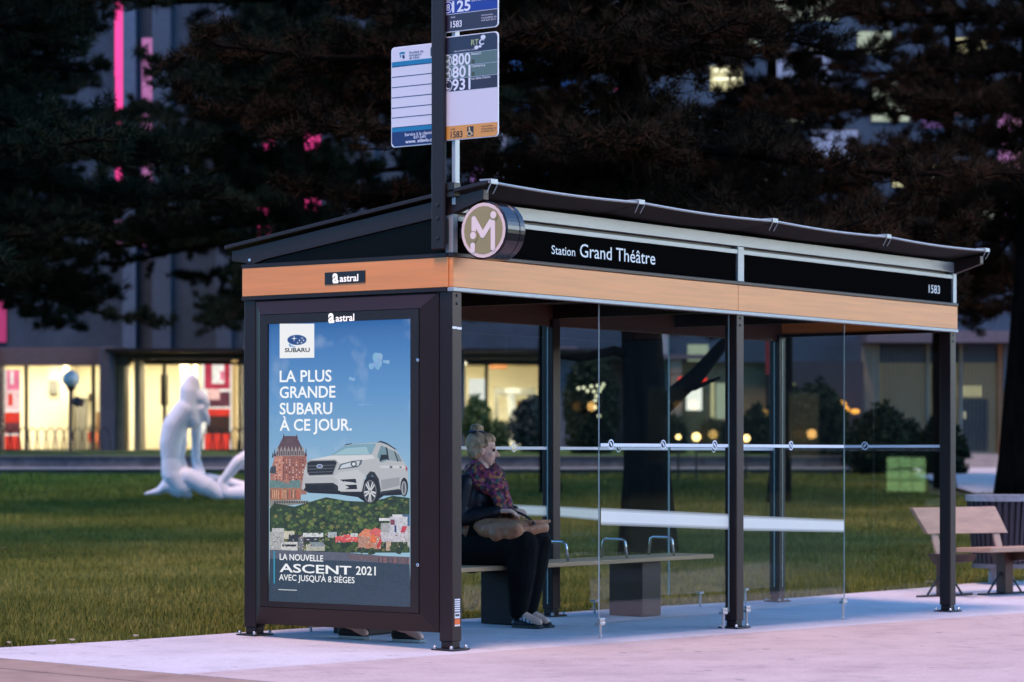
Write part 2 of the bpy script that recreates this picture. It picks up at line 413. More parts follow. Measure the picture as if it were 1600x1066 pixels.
for k in range(4):
    mb = MB(); fbox(mb, 1380, 2300, 66+k*.5, 69.5, 735-(k+1)*6.2, 760, 66); mb.build('step', mat('step_stone', (.30, .27, .25), .75, var=.15, scale=3), steps, bevel=.02)

# ------------------------------------------------------------------ the theatre building behind
BD = 72.0
CONCW = mix_mat('grey_facade', [(.024, .042, .066), (.036, .062, .098), (.05, .084, .13)], [.3, .5, .7], .9, .85, .2, 12)
PIER = mix_mat('pier_concrete', [(.075, .078, .11), (.10, .105, .145), (.12, .125, .17)], [.3, .5, .7], 1.2, .8, .2, 14)
TANW = mat('warm_stone', (.24, .20, .15), .7, var=.15, scale=2)
CREAM = mat('cream_plaster', (.78, .74, .60), .8, var=.05, scale=1)
FLOORI = mat('shop_floor', (.35, .28, .2), .4)
PINK = mat('magenta_light', (.2, .02, .08), .6, emit=(.95, .05, .30), estr=1.3)
LILAC = mat('lilac_light', (.15, .08, .14), .6, emit=(.30, .10, .26), estr=1.2)
VIOL = mat('violet_light', (.1, .05, .14), .6, emit=(.12, .05, .16), estr=.8)
CEIL = mat('ceiling_light', (.8, .8, .7), .6, emit=(1, .90, .66), estr=34)
def lit(name, c, s): return mat(name, tuple(x*.3 for x in c), .5, emit=c, estr=s)
bld = thing('theatre_building', 'large grey concrete theatre with glowing ground floor windows and magenta light strips behind the trees', 'building', cf(0, BD, .95))
mb = MB(); fbox(mb, -500, 1820, BD, BD+.5, -250, 566, BD); fbox(mb, -500, 1820, BD+9, BD+9.4, -250, 720, BD)
mb.build('facade_wall', CONCW, bld)
mb = MB(); fbox(mb, -520, 205, BD-.9, BD-.002, 545, 572, BD); fbox(mb, 207, 1100, BD-.9, BD-.002, 556, 563, BD); fbox(mb, 1345, 1820, BD-1.2, BD-.002, 520, 538, BD)
mb.build('canopy', mat('canopy_concrete', (.10, .085, .11), .8), bld)
mb = MB(); fbox(mb, 178, 1000, BD-1.6, BD-.003, 548, 554, BD); mb.build('canopy_edge', DARKM, bld)
mb = MB(); fbox(mb, -520, 1345, BD+.001, BD+8.98, 705.5, 720, BD); fbox(mb, 1346, 1820, BD+.001, BD+8.98, 705.5, 720, BD); mb.build('floor', FLOORI, bld)
mb = MB(); fbox(mb, -520, 1345, BD+.52, BD+8.98, 553, 559, BD); mb.build('ceiling', CREAM, bld)
mb = MB()
fbox(mb, -520, 600, BD+5, BD+5.2, 560, 705, BD); fbox(mb, 601, 900, BD+6, BD+6.2, 560, 705, BD)
fbox(mb, 270, 282, BD+1.6, BD+4.98, 560, 705, BD); fbox(mb, 52, 70, BD+2.4, BD+4.98, 560, 705, BD); fbox(mb, 640, 650, BD+1, BD+4.9, 560, 705, BD)
mb.build('inner_wall', CREAM, bld)
mb = MB()
for (a, b_, v) in [(-400, -250, 0), (-200, -60, 0), (-30, 60, 0), (70, 160, 0), (215, 300, 0), (310, 420, 0), (440, 560, 0), (620, 700, 0), (715, 780, 0), (790, 845, 0)]:
    for dd in (1.2, 3.2): fbox(mb, a, b_, BD+dd, BD+dd+.5, 559.6, 561, BD)
mb.build('ceiling_lamp', CEIL, bld)
for (a, b_) in [(-300, -262), (-22, 5), (165, 188), (385, 424), (560, 585), (705, 727), (858, 900)]:
    mb = MB(); fbox(mb, a, b_, BD-1.1, BD+.3, 545, 716, BD); mb.build('pier', PIER, bld, bevel=.03)
for (a, b_) in [(188.5, 200), (216, 225), (1044, 1062)]:
    mb = MB(); fbox(mb, a, b_, BD-.8, BD+.3, 556, 716, BD); mb.build('pier', TANW, bld, bevel=.02)
FRAME = mat('window_frame', (.06, .05, .04), .5)
for (a, b_, muls) in [(-260, -24, (-180, -100)), (6, 164, (41, 146)), (226, 384, (257, 375)), (425, 559, (480,)), (586, 704, (640,)), (728, 857, (760, 845))]:
    fr = MB(); fbox(fr, a, b_, BD-.05, BD+.1, 566, 570, BD); fbox(fr, a, b_, BD-.05, BD+.1, 702, 706, BD)
    for u in muls: fbox(fr, u-2.6, u+2.6, BD-.06, BD+.1, 570, 702, BD)
    w = fr.build('shop_window', FRAME, bld)
    g = MB(); fbox(g, a, b_, BD+.02, BD+.03, 570, 702, BD); g.build('pane', SHOPGL, w)
# things seen in the lit rooms
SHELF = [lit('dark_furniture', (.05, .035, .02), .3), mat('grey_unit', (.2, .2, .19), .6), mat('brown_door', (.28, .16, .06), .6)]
for nm, a, b_, d0, d1, v0, v1, k in (('door', 132, 147, 2, 2.5, 642, 705, 2), ('cabinet', 75, 92, 4.6, 4.9, 616, 705, 1), ('wall_screen', 96, 106, 4.6, 4.8, 609, 622, 0), ('hanging_sign', 228, 238, 3, 3.4, 580, 630, 0), ('counter', 112, 128, 3, 3.4, 662, 705, 1), ('beam', 770, 838, 4.3, 4.5, 600, 612, 1), ('column', 771, 777, 4.3, 4.5, 612.2, 705, 1), ('door', 808, 838, 4.9, 5.4, 620, 705, 2), ('shelf', 46, 52, 3, 3.2, 592, 625, 1), ('shelf', 150, 162, 3.4, 3.8, 640, 705, 1), ('display', 240, 252, 2.4, 2.8, 655, 705, 2), ('display', 262, 268, 3, 3.3, 610, 705, 0), ('display', 296, 312, 2, 2.3, 668, 705, 0), ('picture', 53, 66, 2.25, 2.38, 590, 612, 1), ('picture', 112, 126, 4.85, 4.98, 592, 606, 0)):
    mb = MB(); fbox(mb, a, b_, BD+d0, BD+d1, v0, v1, BD); mb.build(nm, SHELF[k], bld)
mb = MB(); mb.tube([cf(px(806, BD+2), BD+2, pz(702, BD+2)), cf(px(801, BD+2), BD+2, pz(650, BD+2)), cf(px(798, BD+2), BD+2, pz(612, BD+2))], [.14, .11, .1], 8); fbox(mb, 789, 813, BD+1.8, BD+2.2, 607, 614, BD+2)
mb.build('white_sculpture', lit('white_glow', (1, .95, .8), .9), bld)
mb = MB(); fbox(mb, 732, 757, BD+.6, BD+.9, 591, 640, BD); mb.build('lit_screen', lit('screen_glow', (1, .98, .93), 1.1), bld)
mb = MB(); fbox(mb, 764, 792, BD+2.2, BD+2.4, 542, 572, BD); mb.build('orange_panel', lit('orange_glow', (.75, .25, .06), .8), bld)
# posters in the windows: several colours on one sheet
RED = C(226, 62, 44); PNK = C(236, 120, 150); WHT = (1, .95, .86)
def window_poster(u0, u1, v0, v1, rows):
    mb = MB(); h = v1-v0
    for (a, b_, c0, c1, col) in rows:
        fbox(mb, u0+(u1-u0)*c0, u0+(u1-u0)*c1, BD-.012-.003*rows.index((a, b_, c0, c1, col)), BD+.015, v0+h*a, v0+h*b_, BD, col=col)
    return mb.build('window_poster', INKW, bld)
INKW = ink_mat('backlit_poster_ink', emit=1.0, noise=.35, nscale=5)
window_poster(8, 32, 578, 703, [(0, 1, 0, 1, WHT), (0, .25, .1, .95, PNK), (.02, .18, .35, .55, WHT), (.25, .5, .0, 1, C(250, 210, 205)), (.3, .45, .2, .5, RED), (.53, .66, .0, 1, RED), (.66, .8, .0, 1, C(120, 60, 60)), (.82, 1, .0, 1, RED)])
window_poster(315, 362, 566, 706, [(0, 1, 0, 1, WHT), (0, .3, .1, .95, C(190, 60, 80)), (.03, .24, .35, .75, WHT), (.1, .2, .62, .74, PNK), (.33, .5, .25, .95, C(110, 60, 70)), (.3, .42, .2, .6, C(250, 200, 190)), (.52, .6, .1, .95, RED), (.6, .8, .15, .95, C(70, 45, 35)), (.8, 1, .1, .95, RED)])
mb = MB(); fbox(mb, 362, 371, BD-.01, BD+.015, 562, 705, BD); mb.build('curtain', lit('curtain_glow', (.9, .6, .25), .7), bld)
mb = MB(); fbox(mb, 133, 144, BD+.5, BD+.9, 675, 690, BD); fbox(mb, 151, 161, BD+.4, BD+.6, 688, 697, BD); mb.build('red_sign', lit('red_glow', (.9, .10, .03), .9), bld)
# light strips on the upper wall
for (a, b_, v0, v1, m_) in [(-20, 10, 470, 535, lit('rose_light', (.6, .05, .22), .5)), (-20, 12, 60, 300, LILAC), (180, 194, -240, 120, PINK), (181, 193, 121, 330, PINK), (222, 240, 60, 340, LILAC), (160, 235, 345, 385, LILAC), (411, 429, 70, 290, PINK), (396, 426, 291, 380, PINK), (463, 500, 60, 350, PINK), (728, 744, -60, 250, VIOL), (736, 756, 150, 330, VIOL), (962, 994, 138, 178, PINK), (960, 975, 85, 105, PINK), (1560, 1582, 140, 375, LILAC), (1440, 1475, 120, 200, VIOL), (990, 1010, 496, 570, VIOL)]:
    mb = MB(); fbox(mb, a, b_, BD-.05, BD-.002, v0, v1, BD); mb.build('light_strip', m_, bld)
for (a, b_, c_) in [(194.5, 214, .26), (240.5, 268, .16), (340, 362, .16), (560, 585, .15)]:
    mb = MB(); fbox(mb, a, b_, BD-.35, BD-.003, -245, 544.9, BD); mb.build('wall_fin', mat('fin_%d' % (c_*100), (c_*.26, c_*.44, c_*.74), .8), bld)
# upper windows on the right and the blue lit panes by the sign post
DIMB = lit('blue_pane', C(40, 92, 170), .75); DIM = lit('dusk_pane', C(128, 140, 178), .7); WARM = lit('warm_pane', C(216, 206, 150), .8); GREENW = lit('pale_pane', C(176, 186, 158), .7); PINKW = lit('rose_pane', C(200, 140, 170), .7)
TUBE = lit('tube_lamp', (1, .95, .62), 1.5)
for (a, b_, v0, v1, m_, t) in [(748, 790, 210, 330, DIM, 0), (800, 882, 255, 335, DIMB, 0), (786, 860, 12, 60, DIMB, 0), (796, 818, 90, 125, DIMB, 0), (800, 835, 165, 195, DIMB, 0), (870, 900, 120, 150, DIMB, 0), (925, 962, 235, 272, lit('violet_pane', C(96, 90, 160), .6), 0),
        (1066, 1186, 10, 78, GREENW, 0), (1110, 1160, 104, 142, WARM, 2), (1030, 1200, 244, 312, GREENW, 0), (1214, 1252, 78, 132, DIM, 0), (1258, 1300, 70, 142, DIM, 1), (1200, 1310, -20, 32, GREENW, 1), (1340, 1392, 50, 84, GREENW, 0), (1190, 1260, 176, 202, GREENW, 1), (1268, 1340, 204, 248, DIM, 0), (1362, 1420, 130, 190, GREENW, 0), (1395, 1540, 256, 292, WARM, 2), (1230, 1420, 322, 372, WARM, 0), (1485, 1540, 60, 110, WARM, 1), (1505, 1560, 330, 372, GREENW, 0), (1440, 1500, 150, 180, PINKW, 0), (1574, 1600, 120, 200, PINKW, 0), (1565, 1640, 235, 290, PINKW, 0)]:
    mb = MB(); fbox(mb, a-2, b_+2, BD-.03, BD-.004, v0-2, v1+2, BD); w = mb.build('upper_window', FRAME, bld)
    mb = MB(); fbox(mb, a, b_, BD-.04, BD-.031, v0, v1, BD); mb.build('pane', m_, w)
    if t:
        mb = MB()
        for k in range(t): fbox(mb, a+6, b_-6, BD-.06, BD-.041, v0+4+k*14, v0+8+k*14, BD)
        mb.build('tube_lamp', TUBE, w)
# ground floor to the right: dark wall, restaurant front, glass entrance with vertical slats
mb = MB(); fbox(mb, 1200, 1345, BD-.6, BD+.2, 566, 716, BD); mb.build('dark_wall', mat('blue_black_wall', (.018, .02, .032), .7), bld)
mb = MB(); fbox(mb, 902, 1043, BD+.1, BD+.3, 566, 716, BD); mb.build('brick_wall', mat('dim_brick', (.10, .05, .04), .85, var=.3, scale=8), bld)
mb = MB(); fbox(mb, 1026, 1043, BD-.3, BD+.05, 520, 660, BD); mb.build('wall_panel', mat('pale_panel', (.30, .32, .36), .7), bld)
rst = MB(); fbox(rst, 1063, 1198, BD+.3, BD+.5, 566, 716, BD); rst.build('restaurant_wall', mat('restaurant_wall', (.20, .17, .10), .8), bld)
for (a, b_, v0, v1, m_) in [(1072, 1104, 540, 566, GREENW), (1070, 1094, 605, 642, lit('white_glow2', (1, .96, .85), 1.2)), (1108, 1113, 598, 660, WARM), (1116, 1134, 600, 655, GREENW), (1172, 1196, 640, 690, lit('amber_pane', (.8, .40, .06), .5)), (1222, 1240, 600, 690, lit('dim_cream', C(150, 140, 90), .5)), (996, 1040, 655, 690, lit('dim_rose', C(90, 50, 48), .5))]:
    mb = MB(); fbox(mb, a, b_, BD-.66, BD-.62, v0, v1, BD); mb.build('lit_window', m_, bld)
ENT = lit('entrance_glow', C(108, 104, 84), .55)
mb = MB(); fbox(mb, 1346, 1820, BD+2.5, BD+2.7, 538, 716, BD); mb.build('entrance_wall', ENT, bld)
mb = MB(); fbox(mb, 1346, 1374, BD-.1, BD+.2, 538, 716, BD); fbox(mb, 1446, 1452, BD-.1, BD+.2, 538, 716, BD); fbox(mb, 1498, 1503, BD-.1, BD+.2, 538, 716, BD); mb.build('entrance_frame', TANW, bld)
mb = MB(); fbox(mb, 1558, 1566, BD-.1, BD+.2, 538, 716, BD); mb.build('timber_post', mat('orange_timber', (.32, .13, .05), .6), bld)
mb = MB(); fbox(mb, 1517, 1552, BD+1.5, BD+1.9, 546, 551, BD); mb.build('entrance_lamp', lit('entrance_lamp', (1, .92, .5), 1.2), bld)
mb = MB(); fbox(mb, 1517, 1553, BD+1.9, BD+2.2, 600, 617, BD); mb.build('lit_counter', lit('counter_glow', C(205, 200, 150), .75), bld)
mb = MB(); fbox(mb, 1516, 1556, BD+1.2, BD+1.4, 622, 712, BD); mb.build('dark_door', mat('navy_door', (.02, .025, .05), .4), bld)
mb = MB(); fbox(mb, 1503, 1512, BD+.3, BD+.35, 643, 654, BD); mb.build('notice', lit('notice_glow', C(190, 190, 160), .7), bld)
mb = MB(); fbox(mb, 1567, 1700, BD-.12, BD+.1, 538, 716, BD); mb.build('blue_panel', mat('blue_grey_panel', (.10, .11, .15), .5), bld)
mb = MB()
for u in np.arange(1380, 1446, 6): fbox(mb, u, u+1.6, BD-.02, BD+.1, 540, 712, BD)
for u in np.arange(1504, 1558, 6): fbox(mb, u, u+1.4, BD-.02, BD+.1, 540, 712, BD)
mb.build('slat_screen', mat('slat_metal', (.18, .17, .16), .5), bld)
for (u, v, r) in [(1310, 632, .16), (1302, 640, .12), (1318, 640, .12), (1290, 642, .1), (1336, 643, .09)]:
    mb = MB(); mb.sphere(cf(px(u, BD-1), BD-1, pz(v, BD-1)), r, 12, 8, sc=(1.4, 1.4, .7))
    tag(mb.build('wall_lamp', lit('orange_bulb', (1, .42, .06), 1.5), None), 'small orange glowing lamp in the cluster above the dark bushes', 'lamp', 'cluster of orange lamps')
for (u, v, r, c_, lab) in [(1066, 596, .125, (1, .02, .01), 'round red lamp to the left of the dark slanting limb'), (1097, 594, .12, (1, .02, .01), 'round red lamp to the right of the dark slanting limb')]:
    mb = MB(); o_ = cf(px(u, BD-1.6), BD-1.6, pz(v, BD-1.6)); mb.sphere(o_, r, 14, 10)
    lp = thing('red_lamp', lab, 'lamp', o_); mb.build('globe', lit('red_bulb', c_, 1.3), lp)
    mb = MB(); mb.tube([o_+Vector((0, 0, .1)), o_+Vector((0, 0, .2)), o_+Vector((.5, .9, .2))], .012, 6); mb.build('bracket', DARKM, lp)
for (u, v, r, lab) in [(984, 682, .085, 'left one of the two small warm lamps low beside the pine trunk'), (995, 680, .1, 'right one of the two small warm lamps low beside the pine trunk'), (1060, 683, .09, 'narrow warm lamp left of the large amber glow'), (1088, 683, .15, 'largest amber lamp left of the middle shelter post'), (1166, 685, .13, 'amber lamp just right of the middle shelter post')]:
    o_ = cf(px(u, 55.5), 55.5, pz(v, 55.5)); r *= .6; gp = thing('path_lamp', lab, 'lamp', (o_.x, o_.y, gz(o_.x, o_.y)))
    mb = MB(); mb.sphere(o_, r, 12, 8); mb.build('globe', lit('amber_bulb', (1, .60, .22), 5), gp)
    mb = MB(); mb.tube([(o_.x, o_.y, gz(o_.x, o_.y)), o_-Vector((0, 0, r*.9))], .025, 8); mb.build('stem', DARKM, gp)
sl = thing('string_light', 'trailing string of small white bulbs in the dark bush left of the trunk', 'string lights', cf(px(930, 60), 60, pz(690, 60)))
pts = [(904, 607), (912, 606), (918, 611), (924, 604), (928, 612), (934, 603), (937, 611), (932, 619), (930, 626), (940, 606), (930, 637), (936, 650), (943, 601)]
mb = MB(); mb.tube([cf(px(u, 60), 60, pz(v, 60)) for u, v in pts], .008, 5); mb.build('wire', DARKM, sl)
mb = MB()
for u, v in pts: mb.sphere(cf(px(u, 59.95), 59.95, pz(v, 59.95)), .035, 8, 6)
tag(mb.build('bulb', lit('white_bulb', (.95, .95, .6), 1.3), sl), kind='stuff')

# low building added out of view across the street, sized to darken the glass reflections
opp = thing('added_street_building', 'low dark brick building with a few lit windows, added out of view across the street', 'building', (20, -27, 0))
MB().box(-70, 120, -34, -27, -.3, 4.9).build('brick_wall', mat('added_dark_brick', (.05, .035, .03), .9, var=.3, scale=3), opp)  # wall of the added unseen building
MB().box(-70.3, 120.3, -34.3, -26.8, 4.9, 5.15).build('added_cornice', DARKM, opp)
for k in range(22):
    x = -40+k*7
    fr = MB().box(x-.9, x+.9, -27.03, -26.96, 1.0, 3.0).build('window', FRAME, opp)  # window of the added street building
    MB().box(x-.8, x+.8, -26.955, -26.94, 1.1, 2.9).build('pane', [mat('added_dark_pane', (.02, .02, .03), .1), lit('added_faint_pane', (.30, .24, .12), .5), mat('added_dark_pane', (.02, .02, .03), .1)][(k*7) % 3], fr)

# dark building added out of view to block the left sky in reflections; its lit window shows as a reflection in the end glass
side = thing('added_side_building', 'dark concrete building added out of view on the left to darken the reflections', 'building', (-44, 26, 0))
MB().box(-50, -40, -8, 75, -.3, 7).build('added_concrete_wall', mat('added_dark_concrete', (.03, .028, .03), .9, var=.2, scale=1), side)
MB().box(-50.3, -39.7, -8.3, 75.3, 7, 7.3).build('added_cornice', DARKM, side)
for k in range(9):
    y = -4+k*8.2
    fr = MB().box(-39.99, -39.93, y-.9, y+.9, 4.6, 6.6).build('window', FRAME, side)  # window of the added side building
    MB().box(-39.925, -39.915, y-.8, y+.8, 4.7, 6.5).build('pane', [mat('added_dark_pane', (.02, .02, .03), .1), WARM, DIM, mat('added_dark_pane', (.02, .02, .03), .1)][k % 4], fr)
def mirrored(u, v):
    """where the reflection at a pixel of the end pane comes from, on the wall of that building"""
    p = on_x(6.61, u, v); r = ray(u, v); t_ = (p.x+39.9)/r.x
    return p.y+r.y*t_, p.z+r.z*t_
ya, za = mirrored(1385, 715); yb, zb_ = mirrored(1445, 768)
fr = MB().box(-39.99, -39.93, ya-.15, yb+.15, min(za, zb_)-.1, max(za, zb_)+.1).build('window', FRAME, side)  # window of the added side building
MB().box(-39.925, -39.915, ya, yb, min(za, zb_), max(za, zb_)).build('pane', lit('pale_green_room', (.50, .85, .36), 5), fr)
m_ = MB()
for k in (1, 2): m_.box(-39.91, -39.90, ya+(yb-ya)*k/3-.012, ya+(yb-ya)*k/3+.012, min(za, zb_), max(za, zb_)); m_.box(-39.90, -39.89, ya, yb, min(za, zb_)+(abs(za-zb_))*k/3-.02, min(za, zb_)+abs(za-zb_)*k/3+.02)
m_.build('window_bars', FRAME, fr)

for k, (x, z, r) in enumerate([(9, 2.2, .10), (14.5, 1.5, .12), (17, 2.9, .09), (21, 1.9, .13), (24.5, 2.4, .10), (28, 1.6, .11), (31, 2.8, .10), (36, 2.0, .12), (40, 1.5, .12), (45, 2.5, .12), (51, 1.8, .13), (58, 2.3, .14)]):  # unseen lamps added to give warm spots in the glass reflections
    MB().sphere((x, -26.7, z), r, 12, 8).build('wall_lamp', lit('added_lamp_glow', (1, .55, .16), 9), opp, smooth=True)  # added unseen lamp, for the reflections only

# ------------------------------------------------------------------ the bus shelter
L, W, S, MX = 6.665, 1.685, .098, 3.2895
ZB, ZT = 2.2, 2.39
sh = thing('bus_shelter', 'large glass and dark bronze bus shelter with wood fascia and sloping roof on the pavement', 'bus shelter', (L/2, W/2, -.02))
def post(x0, y0, holes=True):
    zg = gz(x0+S/2, y0+S/2)
    p = MB().box(x0, x0+S, y0, y0+S, zg+.055, ZB-.004).box(x0+.007, x0+S-.007, y0+.007, y0+S-.007, zg+.012, zg+.056)
    if holes:
        pass
    o = p.build('post', BRONZE, sh, bevel=.006)
    b = MB().box(x0-.042, x0+S+.042, y0-.032, y0+S+.032, zg+.001, zg+.012); b.build('base_plate', DARKM, o, bevel=.003)
    b = MB()
    for dx in (-.024, S+.024):
        for dy in (-.014, S+.014): b.lathe([(.011, 0), (.011, .012), (.006, .02)], (x0+dx, y0+dy, zg+.012), 8)
    b.build('anchor_bolt', STEEL, o)
    return o
PA = post(0, 0); PB = post(0, W-S); PD = post(MX, 0); PF = post(MX, W-S); PC = post(L-S, 0); PE = post(L-S, W-S)
for p, x in ((PA, S/2), (PD, MX+S/2), (PC, L-S/2)):
    b = MB()
    for z in (2.155, 2.105): b.lathe([(.009, 0), (.009, -.004), (.005, -.006)], (x, -.0005, z), 10, 'y')
    b.build('screw', DARKM, p)
INK = ink_mat('printed_ink', 0, .4)
# stickers on the near post's front
b = MB().box(.004, .048, -.0022, -.0006, 1.952, 1.966, col=(.85, .82, .84)).box(.052, .094, -.0022, -.0006, 1.950, 1.964, col=(.85, .82, .84))
b.build('sticker', INK, PA)
b = MB()
for k in range(6): b.box(.026, .078, -.0022, -.0006, .305-k*.0135, .314-k*.0135, col=(.75, .75, .75))
b.box(.026, .078, -.0022, -.0006, .196, .23, col=(.75, .75, .75)); b.box(.03, .07, -.003, -.0023, .208, .222, col=(.06, .06, .06)); b.box(.026, .078, -.0022, -.0006, .158, .192, col=C(236, 110, 40)); b.box(.026, .078, -.0022, -.0006, .148, .1575, col=(.8, .75, .7))
b.build('sticker', INK, PA)
# wood fascia with thin trims above and below
def fascia(x0, x1, y0, y1):
    o = MB().box(x0, x1, y0, y1, ZB+.004, ZT-.004).build('fascia_board', WOODL, sh, bevel=.003); return o
fascia(-.004, 3.29, -.012, .02); fascia(3.2935, L+.004, -.012, .02)
fascia(-.012, .02, .0205, W+.004); fascia(L-.02, L+.012, .0205, W+.004); fascia(-.004, L+.004, W-.02, W+.012)
t = MB().box(-.010, L+.008, -.018, .03, ZB-.022, ZB+.003); t.build('lower_trim', ALUM, sh, bevel=.004)
t = MB().box(-.010, L+.008, -.020, .03, ZT-.003, ZT+.022); t.build('upper_trim', BRONZE, sh, bevel=.004)
for xa, xb in ((-.014, .03), (L-.03, L+.014)):
    for za, zb_ in ((ZT-.003, ZT+.02), (ZB-.02, ZB+.003)): MB().box(xa, xb, .031, W+.01, za, zb_).build('end_trim', BRONZE, sh)
bb = MB().box(.02, L-.02, W-.075, W-.021, 2.145, ZT-.01); bb.build('back_beam', mat('red_brown_wood', (.09, .035, .018), .5, var=.15, scale=2, stretch=(.4, 1, 10)), sh, bevel=.003)
fb = MB().box(.1, L-.1, .031, .075, ZB-.015, ZT-.01); fb.build('front_beam', DARKM, sh)
for k, x in enumerate((1.66, 3.32, 4.98)):
    MB().box(x, x+.05, .076, W-.076, 2.20, 2.30).build('cross_beam', BRONZE, sh, bevel=.003)
MB().box(.03, L-.03, .08, W-.08, 2.302, 2.32).build('ceiling_panel', mat('brown_ceiling', (.075, .038, .02), .55, var=.2, scale=2, stretch=(.4, 1, 6)), sh)
# upper front: silver beam, mullions, black sign glass with lettering
MB().box(.0, L, -.008, .06, 2.66, 2.738).build('upper_beam', ALUM, sh, bevel=.003)
MB().box(.06, L-.06, -.002, .03, 2.608, 2.636).build('light_strip', ALUM, sh)
for x0, x1 in ((0, .05), (MX+.01, MX+.092), (L-.06, L)):
    MB().box(x0, x1, -.006, .05, ZT+.023, 2.659).build('mullion', ALUM, sh, bevel=.003)
for x0, x1 in ((.051, MX+.009), (MX+.093, L-.061)):
    g = MB().box(x0, x1, .012, .03, ZT+.023, 2.6075).build('sign_panel', SIGNG, sh)
    if x0 < 1:
        t = MB(); Y = .0105
        add_text(t, 'Station', (1.055, Y, 2.470), (1.318, Y, 2.470), (1.055, Y, 2.528), .004); t.build('lettering', WHITE, g); t = MB()
        add_text(t, 'Grand Théâtre', (1.372, Y, 2.470), (2.26, Y, 2.470), (1.372, Y, 2.560), .004)
        t.build('lettering', WHITE, g)
    else:
        t = MB(); Y = .0105
        add_text(t, '1583', (6.215, Y, 2.478), (6.405, Y, 2.478), (6.215, Y, 2.545), .004); t.build('lettering', WHITE, g)
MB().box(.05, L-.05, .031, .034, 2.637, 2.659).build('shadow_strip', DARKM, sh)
# gable ends: dark triangular glass and a rafter
def zr(y): return 2.80-(y+.284)*.1395
for x0, x1, gx_ in ((-.004, .05, .012), (L-.05, L+.004, L-.02)):
    P = [(x0, y, z) for y, z in ((-.24, zr(-.24)-.012), (-.24, zr(-.24)-.075), (0, zr(0)-.115), (1.50, zr(1.5)-.115), (1.60, ZT+.0205), (1.655, ZT+.0205), (1.66, zr(1.64)-.115), (1.785, zr(1.785)-.075), (1.785, zr(1.785)-.012))]
    MB().prism(P, (x1-x0, 0, 0)).build('rafter', BRONZE, sh, bevel=.003)
    P = [(gx_, y, z) for y, z in ((.05, ZT+.021), (.05, zr(.05)-.116), (1.48, zr(1.48)-.116), (1.58, ZT+.021))]
    MB().prism(P, (.008, 0, 0)).build('gable_panel', BLACKG, sh)
    b = MB()
    b.lathe([(.012, 0), (.012, -.005), (.006, -.008)], (x0-.0005, 1.63, ZT+.045), 8, 'x'); b.build('screw', STEEL, sh)
for x in (1.66, 3.30, 4.97):
    P = [(x, y, z) for y, z in ((.03, zr(.03)-.014), (.065, zr(.065)-.10), (1.6, zr(1.6)-.1), (1.6, zr(1.6)-.014))]
    MB().prism(P, (.05, 0, 0)).build('rafter', DARKM, sh)
# roof of four sagging sheets with a bright edge and clips
XR = [-.02, 1.62, 3.31, 4.97, L-.03]
ROOFM = mat('roof_sheet', (.008, .006, .007), .7, 0, .25, var=.1, scale=2)
for k in range(4):
    a, b_ = XR[k]+.004, XR[k+1]-.004
    top = []; n = 12
    mb = MB()
    for i in range(n+1):
        x = a+(b_-a)*i/n; sg = .014*math.sin(math.pi*i/n)
        for y in (-.284, .4, 1.1, 1.83):
            z = zr(y)-sg*(1 if y < 1 else .4)+.03; mb.v += [(x, y, z), (x, y, z-.02)]
    m4 = 4
    idx = lambda i, j, s: (i*m4+j)*2+s
    for i in range(n):
        for j in range(3):
            mb.f.append((idx(i, j, 0), idx(i+1, j, 0), idx(i+1, j+1, 0), idx(i, j+1, 0))); mb.f.append((idx(i, j, 1), idx(i, j+1, 1), idx(i+1, j+1, 1), idx(i+1, j, 1)))
        mb.f.append((idx(i, 0, 0), idx(i, 0, 1), idx(i+1, 0, 1), idx(i+1, 0, 0))); mb.f.append((idx(i, 3, 0), idx(i+1, 3, 0), idx(i+1, 3, 1), idx(i, 3, 1)))
    for i in (0, n):
        for j in range(3): mb.f.append((idx(i, j, 0), idx(i, j+1, 0), idx(i, j+1, 1), idx(i, j, 1)))
    mb.c = [None]*len(mb.f); mb.mi = [0]*len(mb.f)
    ro = mb.build('roof_sheet', ROOFM, sh)
    e = MB(); e.tube([(a+(b_-a)*i/n, -.290, zr(-.284)+.022-.014*math.sin(math.pi*i/n)) for i in range(n+1)], .0085, 8); e.build('edge_trim', ALUM, ro)
for x in XR:
    xx = min(max(x, .02), L-.05)
    c = MB().box(xx-.036, xx+.036, -.302, -.22, zr(-.284)+.030, zr(-.284)+.041).box(xx-.036, xx+.036, -.306, -.302, zr(-.284)+.010, zr(-.284)+.041)
    for dx in (-.034, .034): c.tube([(xx+dx, -.303, zr(-.284)+.01), (xx+dx*.9, -.27, zr(-.284)-.045)], .004, 6)
    c.build('roof_clip', ALUM, sh, bevel=.002)
MB().box(-.028, -.004, -.284, 1.83, -.012, .012, M=Matrix.Translation((0, 0, 0)) @ Matrix(((1, 0, 0, 0), (0, 1, 0, 0), (0, -.1395, 1, zr(0)+.02), (0, 0, 0, 1)))).build('end_edge', BRONZE, sh, bevel=.003)
